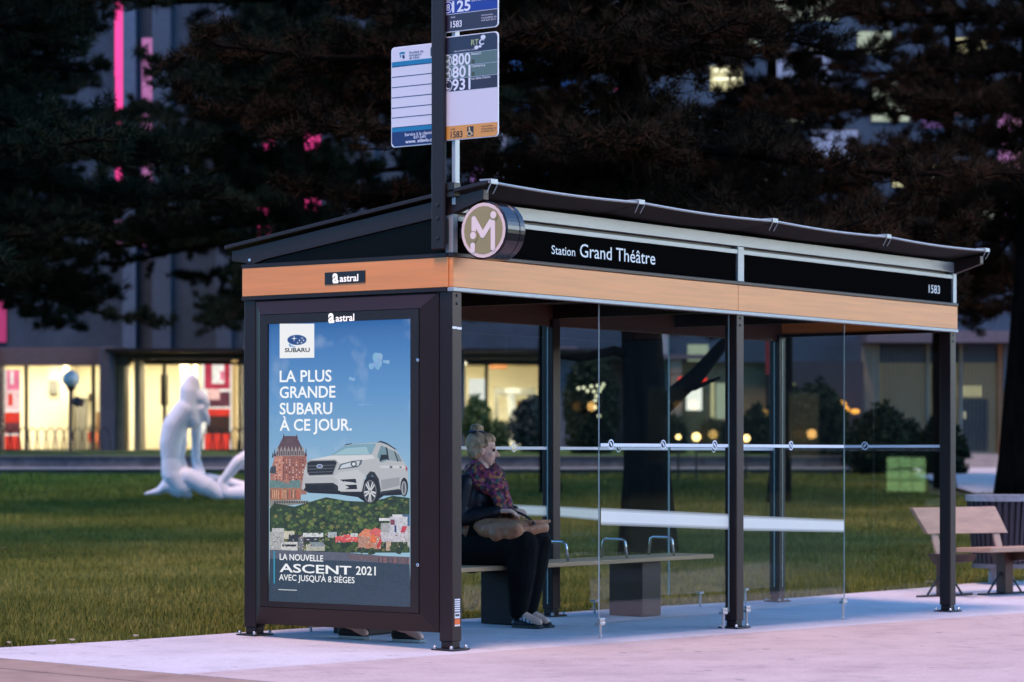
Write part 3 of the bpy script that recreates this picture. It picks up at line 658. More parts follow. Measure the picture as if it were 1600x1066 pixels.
# glazing: panes with a white line and round emblems
STRIPE = mat('frosted_white', (.84, .82, .86), .6, var=.02)
def emblem(mb, c, ax, r=.034):
    c = Vector(c); e1 = Vector((1, 0, 0)) if ax == 'x' else Vector((0, 1, 0)); e2 = Vector((0, 0, 1)); n = 24
    R1 = [c+(e1*math.cos(2*math.pi*k/n)+e2*math.sin(2*math.pi*k/n))*r for k in range(n)]; R0 = [c+(e1*math.cos(2*math.pi*k/n)+e2*math.sin(2*math.pi*k/n))*r*.74 for k in range(n)]
    mb.add(R1+R0, [(k, (k+1) % n, n+(k+1) % n, n+k) for k in range(n)])
    mb.add([c+(e1*a+e2*b)*r for a, b in ((-.5, .45), (-.1, .5), (.35, .1), (.5, -.45), (.05, -.3), (-.25, .05))], [(0, 1, 2, 3, 4, 5)])
def pane(axis, a0, a1, plane, z0, z1, zs, ems, name='glass_pane'):
    t = .008
    g = MB()
    g = (g.box(a0, a1, plane, plane+t, z0, z1) if axis == 'x' else g.box(plane, plane+t, a0, a1, z0, z1)).build(name, GLASS, sh)
    e = MB(); q = plane-.0012
    ends = sorted(set([a0+.01]+[x for x in ems]+[a1-.01])); prev = a0+.012
    for x in list(ems)+[None]:
        hi = (x-.034) if x is not None else a1-.012
        if hi > prev: e.add([(prev, q, zs-.011), (hi, q, zs-.011), (hi, q, zs+.011), (prev, q, zs+.011)] if axis == 'x' else [(q, prev, zs-.011), (q, hi, zs-.011), (q, hi, zs+.011), (q, prev, zs+.011)], [(0, 1, 2, 3)])
        if x is not None: emblem(e, (x, q, zs+.004) if axis == 'x' else (q, x, zs+.004), axis); prev = x+.034
    e.build('white_line', STRIPE, g)
    ed = MB()
    for s in (a0-.0015, a1+.0005):
        ed = ed.box(s, s+.001, plane-.0005, plane+t+.0005, z0, z1) if axis == 'x' else ed.box(plane-.0005, plane+t+.0005, s, s+.001, z0, z1)
    ed.build('pane_edge', mat('glass_edge', (.55, .62, .58), .3, spec=.8), g)
    return g
FP1 = pane('x', 1.645, 3.262, .045, .082, 2.176, 1.254, [1.78, 2.412, 3.07], 'glass_pane')
FP2 = pane('x', 3.412, 4.918, .045, .082, 2.176, 1.254, [4.12])
GY = W-.055
STREAK = bpy.data.materials.new('painted_streak'); STREAK.use_nodes = True; nt = STREAK.node_tree; b_ = nt.nodes['Principled BSDF']; b_.inputs['Base Color'].default_value = (1, .95, .82, 1); b_.inputs['Roughness'].default_value = .45; b_.inputs['Alpha'].default_value = .82  # reflected light streak, painted onto the panes as a pale band
BACKP = []
for a0, a1, em in ((.102, 1.68, [.9]), (1.69, 3.285, [2.86]), (3.392, 4.93, [4.22]), (4.942, 6.562, [5.6])):
    BACKP.append(pane('x', a0, a1, GY, .085, 2.143, 1.24, em))
pane('y', .102, 1.583, L-.055, .085, 2.17, 1.262, [.80])
STREAK2 = STREAK.copy(); STREAK2.name = 'painted_streak_edge'; STREAK2.node_tree.nodes['Principled BSDF'].inputs['Alpha'].default_value = .30
def streak(par, x0, a0, a1, x1, b0, b1, y):
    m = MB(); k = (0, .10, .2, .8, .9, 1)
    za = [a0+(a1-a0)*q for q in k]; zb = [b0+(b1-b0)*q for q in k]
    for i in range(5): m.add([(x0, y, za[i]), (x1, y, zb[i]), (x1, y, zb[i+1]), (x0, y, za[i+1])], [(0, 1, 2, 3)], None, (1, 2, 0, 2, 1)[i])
    m.build('painted_streak', [STREAK, STREAK2, STREAK3], par)
STREAK3 = STREAK.copy(); STREAK3.node_tree.nodes['Principled BSDF'].inputs['Alpha'].default_value = .6
streak(FP1, 1.66, .728, .842, 3.25, .664, .775, .0432); streak(FP2, 3.42, .652, .762, 4.905, .607, .703, .0432); streak(BACKP[1], 2.35, .77, .85, 3.27, .735, .815, GY-.0018); streak(BACKP[2], 3.40, .73, .81, 3.96, .690, .785, GY-.0018)
for x in (1.66, 3.19, 3.50, 4.90):
    zg = gz(x, .05)
    f = MB().box(x-.03, x+.03, .028, .07, .070, .088).box(x-.03, x+.03, .030, .0445, .0885, .115).lathe([(.012, 0), (.012, .02), (.009, .024), (.009, .07-zg)], (x, .049, zg), 10); f.build('pane_foot', STEEL, sh, bevel=.002)
for x in (.6, 1.2, 2.2, 2.8, 3.9, 4.45, 5.4, 6.1):
    zg = gz(x, GY)
    f = MB().box(x-.028, x+.028, GY-.014, GY+.022, .074, .092).lathe([(.010, 0), (.010, .074-zg)], (x, GY+.004, zg), 8); f.build('pane_foot', STEEL, sh)

# ------------------------------------------------------------------ the bench inside
bn = thing('shelter_bench', 'long plank bench on dark pedestals with steel armrests inside the glass shelter', 'bench', (2.45, 1.33, 0))
BENCHW = mix_mat('bench_plank', [(.42, .22, .11), (.55, .31, .16), (.64, .38, .21)], [.3, .5, .72], 2, .5, .15, 60, stretch=(.5, 8, 8))
zt = .425
for k, y in enumerate((1.10, 1.205, 1.31, 1.415)):
    MB().box(.14, 4.75, y, y+.098, zt-.032, zt).build('seat_plank', BENCHW, bn, bevel=.006)
for x in (.75, 2.36, 3.97):
    z0 = gz(x, 1.25)
    MB().box(x-.13, x+.13, 1.16, 1.46, z0+.001, zt-.0325).build('pedestal', BRONZE, bn, bevel=.008)
for x in (1.15, 2.86, 3.62, 4.26):
    a = MB(); a.tube([(x, 1.15, zt+.001), (x, 1.168, zt+.12), (x, 1.18, zt+.135), (x, 1.195, zt+.14), (x, 1.34, zt+.14), (x, 1.36, zt+.13), (x, 1.38, zt+.001)], .010, 8)
    a.build('armrest', STEEL, bn, smooth=True)

# ------------------------------------------------------------------ the lit advertising case in the shelter's end
ad = thing('advertising_case', 'dark framed backlit advertising case showing a silver car above a riverside town', 'advertising case', (0, W/2, .1))
yo, zo0, zo1 = (.100, 1.584), .108, 2.178
yi, zi0, zi1 = (.196, 1.488), .222, 2.080
xf = -.067
case = MB()
O = [(0, yo[0], zo0), (0, yo[1], zo0), (0, yo[1], zo1), (0, yo[0], zo1)]; I = [(xf, yi[0], zi0), (xf, yi[1], zi0), (xf, yi[1], zi1), (xf, yi[0], zi1)]
Bk = [(.1, y, z) for (_, y, z) in O]
case.add(O+I+Bk, [(0, 1, 5, 4), (1, 2, 6, 5), (2, 3, 7, 6), (3, 0, 4, 7), (0, 8, 9, 1), (1, 9, 10, 2), (2, 10, 11, 3), (3, 11, 8, 0), (8, 11, 10, 9)])
case.build('case_frame', BRONZE, ad)
yp, zp0, zp1 = (.264, 1.420), .262, 2.018
d = MB()
Q = lambda y0, y1, z0, z1, x: [(x, y0, z0), (x, y1, z0), (x, y1, z1), (x, y0, z1)]
a = Q(yi[0]+.004, yi[1]-.004, zi0+.004, zi1-.004, xf-.006); b = Q(yp[0], yp[1], zp0, zp1, xf-.006); c = Q(yp[0], yp[1], zp0, zp1, xf+.010); a2 = Q(yi[0]+.004, yi[1]-.004, zi0+.004, zi1-.004, xf+.002)
d.add(a+b+c+a2, [(0, 1, 5, 4), (1, 2, 6, 5), (2, 3, 7, 6), (3, 0, 4, 7), (4, 5, 9, 8), (5, 6, 10, 9), (6, 7, 11, 10), (7, 4, 8, 11)]+[(i, (i+1) % 4, 12+(i+1) % 4, 12+i) for i in range(4)])
door = d.build('case_door', mat('door_bronze', (.026, .012, .009), .4, .3), ad)
lk = MB()
for v in (563, 883):
    p = on_x(xf-.0065, 653, v); lk.lathe([(.011, 0), (.011, -.004), (.007, -.006)], p, 10, 'x')
lk.build('lock', STEEL, door)
XP = xf+.008
def pp(u, v, k=0): return on_x(XP-.0006*k, u, v)
# sky of the poster: a printed blue that pales downwards, with faint printed clouds
pm = bpy.data.materials.new('poster_sky_ink'); pm.use_nodes = True; nt = pm.node_tree; bs = nt.nodes['Principled BSDF']
tc = nt.nodes.new('ShaderNodeTexCoord'); sp = nt.nodes.new('ShaderNodeSeparateXYZ'); nt.links.new(tc.outputs['Generated'], sp.inputs[0])
rp = nt.nodes.new('ShaderNodeValToRGB'); e = rp.color_ramp.elements
for k, (p_, c_) in enumerate([(0, C(150, 186, 206)), (.42, C(150, 186, 208)), (.55, C(128, 170, 204)), (.75, C(92, 144, 196)), (.92, C(62, 116, 178)), (1, C(42, 94, 158))]):
    if k > 1: e.new(p_)
    e[k].position = p_; e[k].color = c_+(1,)
nt.links.new(sp.outputs['Z'], rp.inputs[0])
nz = nt.nodes.new('ShaderNodeTexNoise'); nz.inputs['Scale'].default_value = 3.2; nz.inputs['Detail'].default_value = 6; nt.links.new(tc.outputs['Object'], nz.inputs['Vector'])
mr = nt.nodes.new('ShaderNodeMapRange'); mr.inputs[1].default_value = .58; mr.inputs[2].default_value = .78; mr.inputs[3].default_value = 0; mr.inputs[4].default_value = .45
nt.links.new(nz.outputs['Fac'], mr.inputs[0])
mx = nt.nodes.new('ShaderNodeMix'); mx.data_type = 'RGBA'; nt.links.new(mr.outputs[0], mx.inputs[0]); nt.links.new(rp.outputs[0], mx.inputs[6]); mx.inputs[7].default_value = C(196, 208, 224)+(1,)
bs.inputs['Base Color'].default_value = (.02, .02, .02, 1); bs.inputs['Roughness'].default_value = .3
nt.links.new(mx.outputs[2], bs.inputs['Emission Color']); bs.inputs['Emission Strength'].default_value = .95*EM
po = MB().add(Q(yp[0]+.0005, yp[1]-.0005, zp0+.0005, zp1-.0005, XP), [(0, 1, 2, 3)]).build('poster', pm, ad)
INKB = ink_mat('poster_ink', .95, .3); INKN = ink_mat('poster_ink_mottled', .95, .3, .55, 26); INKT = ink_mat('poster_ink_speckled', .95, .3, .35, 60)
def crop(x, y): return (415+x/4.4426, 660+y/4.4426)
def draw(mb, pts, col, k):
    mb.poly([pp(*crop(x, y), k) for x, y in pts], col)
rnd = random.Random(5)
def ell(cx_, cy_, rx, ry, n=22, a0=0, a1=360): return [(cx_+rx*math.cos(math.radians(a0+(a1-a0)*i/(n if a1-a0 < 360 else n))), cy_+ry*math.sin(math.radians(a0+(a1-a0)*i/n))) for i in range(n+(1 if a1-a0 < 360 else 0))]
# clouds
for (cx_, cy_, rx, ry, n) in [(780, -430, 40, 60, 9), (745, -390, 30, 26, 5), (838, -410, 26, 22, 4), (600, -300, 22, 18, 5), (170, -540, 14, 18, 3), (195, -525, 26, 10, 3), (690, -120, 60, 6, 4)]:
    cl = MB()
    for q in range(n):
        cl.poly([pp(*crop(x, y), 1+q*.02) for x, y in ell(cx_+rnd.uniform(-.6, .6)*rx, cy_+rnd.uniform(-.6, .6)*ry, rx*rnd.uniform(.3, .6), ry*rnd.uniform(.3, .6), 14)], C(int(118+rnd.random()*26), int(162+rnd.random()*14), int(206+rnd.random()*8)))
    cl.build('cloud_print', INKB, po)
# old hotel tower on the left
t = MB()
draw(t, [(32, 350), (60, 250), (60, 220), (285, 215), (285, 500), (32, 520)], C(160, 116, 104), 1)
draw(t, [(62, 240), (118, 235), (118, 400), (62, 400)], C(190, 130, 112), 1.3); draw(t, [(118, 235), (280, 225), (280, 400), (118, 400)], C(150, 96, 84), 1.3)
draw(t, [(90, 165), (125, 95), (215, 95), (275, 222), (62, 236)], C(92, 70, 76), 1.6)
for x, y, h in ((62, 195, 40), (50, 215, 30), (280, 190, 45), (125, 84, 30), (217, 88, 24)): draw(t, [(x-7, y+h), (x, y-h*.4), (x+7, y+h)], C(70, 58, 66), 1.9)
for k in range(8):
    x = 84+k*25; draw(t, [(x-9, 235), (x-9, 195), (x, 165), (x+9, 195), (x+9, 235)], C(150, 142, 140), 2); draw(t, [(x-4, 230), (x-4, 200), (x+4, 200), (x+4, 230)], C(70, 60, 70), 2.2)
for r in range(9):
    for c_ in range(9):
        if rnd.random() < .85: draw(t, [(72+c_*23, 258+r*17), (80+c_*23, 257+r*17), (80+c_*23, 267+r*17), (72+c_*23, 268+r*17)], C(*rnd.choice([(90, 60, 66), (214, 150, 120), (120, 52, 48), (196, 176, 170)])), 2.2)
draw(t, [(28, 350), (36, 310), (70, 300), (80, 360)], C(64, 68, 78), 2); draw(t, [(28, 460), (28, 400), (90, 405), (160, 430), (170, 405), (240, 400), (245, 470)], C(100, 128, 128), 2.4)
draw(t, [(28, 455), (245, 455), (245, 540), (28, 545)], C(156, 112, 92), 2.5)
for k in range(16): draw(t, [(34+k*13, 470), (39+k*13, 470), (39+k*13, 530), (34+k*13, 530)], C(*rnd.choice([(96, 70, 66), (200, 70, 40), (214, 160, 120)])), 2.8)
draw(t, [(28, 540), (300, 545), (310, 560), (28, 590)], C(132, 130, 124), 2.9)
for k in range(14): draw(t, [(60+k*17, 548), (70+k*17, 548), (70+k*17, 562), (60+k*17, 560)], C(40, 44, 44), 3.1)
t.build('tower_print', INKT, po)
# wooded slope
t = MB(); top = [(28, 600), (60, 560), (120, 572), (200, 585), (300, 555), (420, 520), (560, 545), (700, 552), (820, 530), (880, 510), (1000, 525)]
draw(t, top+[(1000, 905), (28, 905)], C(44, 62, 36), 3.3)
for q in range(620):
    x = rnd.uniform(40, 990); lo = np.interp(x, [p[0] for p in top], [p[1] for p in top]); y = rnd.uniform(lo+14, 900); r = rnd.uniform(6, 21)
    if x+r > 1000 or x-r < 30: continue
    base = rnd.choice([(40, 62, 34), (58, 82, 40), (74, 98, 48), (92, 112, 52), (30, 46, 32), (106, 108, 56)])
    p = [(x+r*(.75+.25*rnd.random())*math.cos(a), y+r*.8*(.75+.25*rnd.random())*math.sin(a)) for a in np.linspace(0, 6.0, 12)]
    draw(t, p, C(*base), 3.5+q*.0015)
t.build('wooded_slope_print', INKN, po)
# town along the river
t = MB()
def rect(x0, y0, x1, y1, c_, k): draw(t, [(x0, y1), (x1, y1), (x1, y0), (x0, y0)], C(*c_), k)
rect(28, 760, 128, 895, (168, 168, 168), 4.6); rect(45, 735, 128, 760, (184, 184, 184), 4.6); rect(128, 755, 200, 810, (196, 190, 172), 4.6); rect(108, 830, 222, 890, (200, 200, 198), 4.9)
rect(115, 848, 215, 862, (36, 36, 38), 5); rect(160, 780, 370, 830, (44, 50, 56), 4.7); rect(260, 768, 400, 796, (206, 210, 214), 4.8); rect(228, 800, 262, 890, (110, 116, 124), 4.9); rect(280, 845, 410, 892, (170, 170, 156), 4.9); rect(310, 832, 410, 862, (128, 140, 150), 5)
rect(432, 762, 494, 800, (160, 172, 178), 4.6); rect(484, 790, 560, 834, (206, 84, 84), 4.8); rect(540, 780, 640, 830, (214, 90, 84), 4.7); rect(590, 770, 640, 795, (196, 200, 206), 4.8)
rect(642, 780, 800, 880, (176, 130, 112), 4.7); draw(t, [(640, 785), (690, 738), (730, 745), (740, 800)], C(214, 130, 96), 4.9); draw(t, [(720, 760), (760, 730), (800, 745), (800, 790), (740, 800)], C(206, 98, 96), 5); draw(t, [(720, 830), (745, 770), (775, 800), (760, 840)], C(224, 110, 62), 5.1)
rect(800, 700, 880, 765, (164, 164, 168), 4.6); rect(788, 665, 862, 684, (214, 214, 220), 4.7); rect(862, 655, 985, 770, (190, 190, 200), 4.7); rect(880, 640, 950, 662, (210, 210, 218), 4.8); rect(866, 675, 896, 712, (120, 66, 84), 4.9); rect(895, 715, 908, 765, (50, 64, 120), 4.9)
draw(t, [(935, 765), (950, 720), (985, 722), (965, 765)], C(196, 66, 84), 5); rect(985, 720, 1000, 870, (180, 174, 176), 4.9); rect(800, 765, 1000, 830, (190, 186, 196), 4.65); rect(836, 830, 870, 890, (190, 160, 140), 4.8); rect(690, 840, 740, 900, (186, 122, 96), 5.1); draw(t, [(770, 860), (800, 800), (806, 830), (785, 880)], C(200, 60, 60), 5.2)
rect(950, 640, 1000, 720, (70, 100, 140), 4.4)
for q in range(320):
    x = rnd.uniform(34, 980); y = rnd.uniform(765, 885)
    if 410 < x < 640 and y > 835: continue
    rect(x, y, x+rnd.uniform(2.5, 8), y+rnd.uniform(2.5, 8), rnd.choice([(50, 56, 64), (80, 84, 92), (224, 224, 226), (210, 190, 170), (120, 40, 44)]), 5.3+q*.002)
for q in range(60):
    x, y = rnd.choice([(rnd.uniform(420, 640), rnd.uniform(835, 900)), (rnd.uniform(870, 990), rnd.uniform(840, 900)), (rnd.uniform(650, 760), rnd.uniform(880, 905))]); r = rnd.uniform(10, 22)
    draw(t, [(min(x+r*math.cos(a), 1000), y+r*.8*math.sin(a)) for a in np.linspace(0, 6, 9)], C(*rnd.choice([(36, 54, 34), (54, 72, 40), (70, 86, 44)])), 5.7+q*.002)
t.build('town_print', INKT, po)
# river with quay
t = MB(); B2 = lambda x, y: crop(x, y)
draw(t, [(28, 885), (70, 885), (420, 900), (580, 905), (1000, 945), (1000, 1000), (28, 945)], C(88, 92, 108), 6)
draw(t, [(580, 918), (1000, 935), (1000, 985), (580, 950)], C(104, 88, 96), 6.15)
for q in range(22): draw(t, [(780+q*10, 935+q*.4), (785+q*10, 935+q*.4), (785+q*10, 975+q*.4), (780+q*10, 975+q*.4)], C(*rnd.choice([(60, 52, 58), (140, 90, 90), (90, 80, 88)])), 6.3)
z_ = [pp(*crop(28, 945), 6.5), pp(*crop(560, 962), 6.5), pp(*crop(1000, 985), 6.5)]
t.poly(z_[::-1]+[Vector((z_[0].x, yp[1]-.001, zp0+.001)), Vector((z_[0].x, yp[0]+.001, zp0+.001))], C(46, 62, 80))
t.build('river_print', INKT, po)
# the car
t = MB(); K = 7
draw(t, [(262, 470), (300, 490), (500, 500), (640, 520), (700, 560), (770, 545), (820, 510), (945, 505), (940, 440), (600, 380), (300, 420)], C(20, 21, 24), K)
body = [(250, 462), (258, 400), (268, 330), (286, 275), (330, 258), (450, 232), (545, 165), (600, 150), (700, 145), (790, 140), (850, 160), (905, 195), (945, 250), (980, 310), (990, 380), (985, 420), (970, 390), (945, 395), (935, 470), (800, 492), (790, 430), (760, 360), (725, 345), (695, 370), (680, 430), (668, 482), (520, 482), (500, 440), (470, 422), (285, 424), (265, 470)]
draw(t, body, C(178, 180, 184), K+.4)
draw(t, [(300, 262), (450, 232), (740, 228), (760, 250), (640, 268), (510, 285), (490, 262)], C(206, 208, 212), K+.7)
draw(t, [(450, 228), (545, 166), (610, 152), (770, 148), (735, 222), (600, 228)], C(122, 160, 178), K+.9); draw(t, [(470, 226), (560, 180), (700, 170), (720, 222)], C(152, 186, 198), K+1.0)
draw(t, [(775, 235), (800, 160), (835, 175), (850, 262), (800, 280)], C(110, 140, 150), K+1.0); draw(t, [(845, 180), (895, 200), (915, 270), (858, 264)], C(134, 152, 160), K+1.0); draw(t, [(900, 205), (925, 225), (948, 272), (922, 272)], C(120, 136, 146), K+1.0)
draw(t, [(832, 170), (845, 178), (858, 265), (848, 262)], C(44, 48, 54), K+1.2); draw(t, [(890, 196), (900, 204), (922, 272), (914, 272)], C(44, 48, 54), K+1.2)
draw(t, [(540, 164), (560, 150), (600, 146), (600, 152), (560, 158)], C(60, 62, 66), K+1.2); draw(t, [(770, 140), (800, 128), (840, 142), (910, 188), (900, 190), (840, 154), (800, 140)], C(54, 56, 60), K+1.2)
draw(t, [(800, 225), (845, 225), (850, 255), (810, 262), (790, 275)], C(30, 32, 36), K+1.4)
draw(t, [(285, 275), (310, 262), (485, 258), (502, 275), (470, 368), (300, 374), (284, 350)], C(150, 152, 156), K+1.2); draw(t, [(290, 280), (315, 270), (480, 266), (494, 278), (464, 362), (304, 367), (290, 345)], C(30, 32, 36), K+1.4)
for y in (300, 322, 345): draw(t, [(296, y), (480-(y-300)*.3, y-6), (478-(y-300)*.3, y), (296, y+7)], C(84, 88, 94), K+1.6)
draw(t, ell(375, 305, 22, 14), C(196, 200, 210), K+1.8); draw(t, ell(375, 305, 17, 10), C(92, 110, 160), K+2)
draw(t, [(500, 330), (520, 290), (600, 268), (672, 260), (665, 290), (640, 312)], C(96, 104, 114), K+1.2); draw(t, [(515, 322), (530, 296), (600, 276), (655, 268), (645, 300)], C(196, 204, 212), K+1.4); draw(t, ell(612, 290, 22, 20), C(70, 78, 88), K+1.6); draw(t, ell(612, 290, 12, 11), C(214, 220, 226), K+1.8)
draw(t, [(272, 424), (470, 420), (500, 455), (505, 478), (280, 474)], C(36, 38, 42), K+1.2); draw(t, [(280, 440), (370, 438), (370, 470), (286, 468)], C(18, 19, 22), K+1.4); draw(t, [(385, 438), (465, 434), (485, 470), (385, 470)], C(18, 19, 22), K+1.4)
draw(t, [(515, 398), (625, 392), (632, 420), (560, 424)], C(28, 30, 34), K+1.2); draw(t, [(540, 410), (615, 418), (615, 430), (560, 430)], C(196, 198, 202), K+1.4); draw(t, [(550, 436), (632, 432), (636, 464), (548, 466), (580, 452)], C(28, 30, 34), K+1.2)
draw(t, [(690, 430), (700, 370), (725, 340), (755, 345), (785, 390), (800, 470), (790, 490), (770, 400), (740, 370), (712, 385), (700, 440)], C(40, 42, 46), K+1.2)
draw(t, ell(732, 470, 56, 96), C(24, 25, 28), K+1.6); draw(t, ell(725, 480, 45, 78), C(120, 124, 130), K+1.8); draw(t, ell(725, 480, 40, 72), C(50, 52, 58), K+2)
for k in range(5):
    a = math.radians(72*k+20); c1, s1 = math.cos(a), math.sin(a); e_ = lambda r, o: (725+40*(r*c1-o*s1), 480+72*(r*s1+o*c1))
    draw(t, [e_(.1, -.12), e_(.95, -.28), e_(.98, -.08), e_(.25, .0), e_(.98, .08), e_(.95, .28), e_(.1, .12)], C(206, 208, 212), K+2.3)
draw(t, ell(725, 480, 8, 13), C(150, 152, 156), K+2.6)
draw(t, ell(962, 450, 27, 66), C(24, 25, 28), K+1.6); draw(t, ell(960, 458, 18, 50), C(150, 154, 160), K+1.9); draw(t, ell(960, 458, 6, 40), C(70, 72, 78), K+2.1)
draw(t, [(800, 480), (930, 462), (932, 476), (802, 500)], C(40, 42, 46), K+1.2); draw(t, [(790, 300), (960, 300), (975, 320), (800, 318)], C(198, 200, 204), K+.8); draw(t, [(800, 400), (930, 380), (930, 440), (805, 470)], C(150, 152, 158), K+.8)
draw(t, [(860, 302), (880, 302), (880, 320), (862, 320)], C(110, 112, 118), K+1.1); draw(t, [(930, 306), (945, 306), (945, 318), (930, 318)], C(110, 112, 118), K+1.1); draw(t, [(972, 300), (985, 320), (982, 345), (972, 325)], C(170, 50, 50), K+1.1)
draw(t, [(268, 330), (290, 380), (470, 376), (500, 400), (505, 475), (660, 475), (670, 420), (690, 370), (640, 330), (520, 345), (480, 372)], C(192, 194, 198), K+.7)
t.build('car_print', INKB, po)
# white name square
t = MB()
t.poly([pp(437, 560, 1), pp(491, 559, 1), pp(491, 506, 1), pp(437, 506, 1)], C(240, 240, 240))
t.poly([pp(464+15.4*math.cos(q), 531.3+8.3*math.sin(q), 2) for q in np.linspace(0, 6.1, 30)], C(150, 170, 200)); t.poly([pp(464+14.6*math.cos(q), 531.3+7.6*math.sin(q), 2.3) for q in np.linspace(0, 6.1, 30)], C(24, 62, 128))
def star(u, v, r, k):
    t.poly([pp(u+(r if i % 2 == 0 else r*.16)*math.cos(i*math.pi/4), v+(r if i % 2 == 0 else r*.16)*math.sin(i*math.pi/4), k) for i in range(8)], C(244, 246, 250))
star(459.5, 529, 5.2, 2.7)
for u, v in ((472, 528.5), (468, 532), (474.5, 532), (465, 536), (471, 535.6)): star(u, v, 2.6, 2.7)
add_text(t, 'SUBARU', pp(445, 550.4, 2), pp(484, 550, 2), pp(445, 543.9, 2), .03, C(40, 42, 48))
t.build('emblem_print', INKB, po)
t = MB()
for s, u0, v0, u1, v1, h in (('LA PLUS', 437, 597, 518, 596, 18.6), ('GRANDE', 437, 622, 524, 621, 18.6), ('SUBARU', 437, 647.5, 519, 647, 18.6), ('À CE JOUR.', 437, 673, 549.5, 672.5, 18.6)):
    add_text(t, s, pp(u0, v0, 12), pp(u1, v1, 12), pp(u0, v0-h, 12), .014, (.93, .95, .97))
add_text(t, 'LA NOUVELLE', pp(437, 874.7, 12), pp(505, 877.6, 12), pp(437, 864.7, 12), .012, (.9, .92, .94))
add_text(t, 'ASCENT', pp(437, 893.5, 12), pp(549, 898, 12), pp(437, 880, 12), .015, (.9, .92, .94))
add_text(t, '2021', pp(556, 898, 12), pp(587, 899, 12), pp(556, 884.2, 12), .012, (.9, .92, .94))
add_text(t, "AVEC JUSQU'À 8 SIÈGES", pp(436, 906.5, 12), pp(554, 911.5, 12), pp(436, 896.8, 12), .008, (.9, .92, .94))
t.poly([pp(435, 922, 12), pp(464, 923.3, 12), pp(464, 921.8, 12), pp(435, 920.5, 12)], (.5, .53, .56))
t.poly([pp(427.5, 912, 12), pp(429.5, 912, 12), pp(429.5, 861, 12), pp(427.5, 861, 12)], C(40, 150, 180))
t.build('lettering', INKB, po)
def maker_sign(u0, u1, v0, v1, x, par, plate):
    if plate:
        mb = MB(); A = [on_x(x, 508, 445), on_x(x, 571, 441.2), on_x(x, 571, 422.6), on_x(x, 508, 426.3)]
        mb.prism(A, (-.004, 0, 0)); par = mb.build('name_plate', DARKM, par); x -= .0052
    t = MB(); s = (u1-u0)
    add_text(t, 'a', on_x(x, u0, v0), on_x(x, u0+s*.23, v0-.6), on_x(x, u0, v0-16.5), .03, ymax=.55)
    W_ = mat('backlit_white', (.7, .65, .6), .5, emit=(1, .9, .8), estr=.75); t.build('monogram', W_, par); t = MB()
    add_text(t, 'astral', on_x(x, u0+s*.28, v0-1.6), on_x(x, u1, v0-3.2), on_x(x, u0+s*.28, v0-13), .016)
    t.build('lettering', W_, par)
maker_sign(513, 553.5, 504.3, 0, xf-.0072, door, False)
maker_sign(519.5, 559.8, 442.2, 0, -.0125, sh, True)

# ------------------------------------------------------------------ stop post with flag signs
sp_ = thing('bus_stop_post', 'tall dark bronze stop post fixed to the near corner of the shelter', 'post', (-.055, .06, 2.4))
MB().box(-.050, -.029, .019, .122, 2.43, 5.2).build('post_bar', BRONZE, sp_, bevel=.008)
MB().box(-.013, .034, -.034, -.008, 2.70, 5.2).build('post_rail', ALUM, sp_, bevel=.004)
MB().box(-.028, .040, -.036, .05, 2.745, 2.835).build('clamp', DARKM, sp_, bevel=.004)
MB().box(-.029, -.006, .02, .11, 2.47, 2.62).build('bracket', DARKM, sp_, bevel=.004)
b = MB()
for z in (2.50, 2.62, 2.7): b.lathe([(.012, 0), (.012, -.004), (.006, -.006)], (-.0505, .07, z), 8, 'x')
b.build('screw', DARKM, sp_)
SX = -.024
def sq(mb, P, x, col): mb.poly([on_x(x, u, v) for u, v in P], col)
def rounded(y0, y1, z0, z1, r, n=5):
    P = []
    for cy_, cz_, a in ((y1-r, z0+r, 270), (y1-r, z1-r, 0), (y0+r, z1-r, 90), (y0+r, z0+r, 180)):
        for k in range(n+1):
            q = math.radians(a+90*k/n); P.append((cy_+r*math.cos(q), cz_+r*math.sin(q)))
    return P
def flag(name, label, y0, y1, z0, z1):
    o = thing(name, label, 'sign', (SX, (y0+y1)/2, z0))
    p = MB(); p.prism([(SX, y, z) for y, z in rounded(y0, y1, z0, z1, .025)], (.008, 0, 0)); p.build('sign_plate', mat('sign_white_edge', (.8, .78, .8), .4, var=.02), o, bevel=.001)
    return o
# white timetable flag on the left
o = flag('timetable_sign', 'white stop sign with blue bands and ruled rows left of the stop post', .05, .452, 3.075, 3.69)
A = on_x(SX, 617, 77); y0, y1, z0, z1 = .056, .446, 3.081, 3.684; X1 = SX-.0008; X2 = SX-.0016; X3 = SX-.0024
t = MB(); t.poly([(X1, y, z) for y, z in rounded(y0, y1, z0, z1, .02)], (.70, .67, .70))
def band(za, zb, col, x=X2):
    ya, yb = y0, y1; t.poly([(x, ya, za), (x, yb, za), (x, yb, zb), (x, ya, zb)], col)
H = z1-z0; fz = lambda q: z1-q*H
BLU = C(22, 118, 158); NAV = C(22, 34, 92)
band(fz(.185), fz(.140), BLU); band(fz(.193), fz(.185), NAV)
for q in (.29, .395, .50, .605, .705, .805): band(fz(q+.008), fz(q), NAV)
band(fz(.855), fz(.813), BLU); t.poly([(X2, y, z) for y, z in ((y0, fz(.855)), (y0, z0+.02), (y0+.02, z0), (y1-.02, z0), (y1, z0+.02), (y1, fz(.855)))], NAV)
def wr(s, yl, yr, zb, h, col, bold=.01, x=X3): add_text(t, s, (x, yl, zb), (x, yr, zb), (x, yl, zb+h), bold, col)
wr('Service à la clientèle', .345, .11, fz(.905), .020, (.75, .75, .8)); wr('837-2401', .275, .18, fz(.938), .017, (.75, .75, .8)); wr('www. stlevis.ca', .34, .12, fz(.978), .022, (.8, .8, .82), .02)
wr('Société de', .31, .20, fz(.072), .015, C(40, 80, 120)); wr('transport', .31, .215, fz(.100), .015, C(40, 80, 120)); wr('de Lévis', .31, .23, fz(.128), .015, C(40, 80, 120))
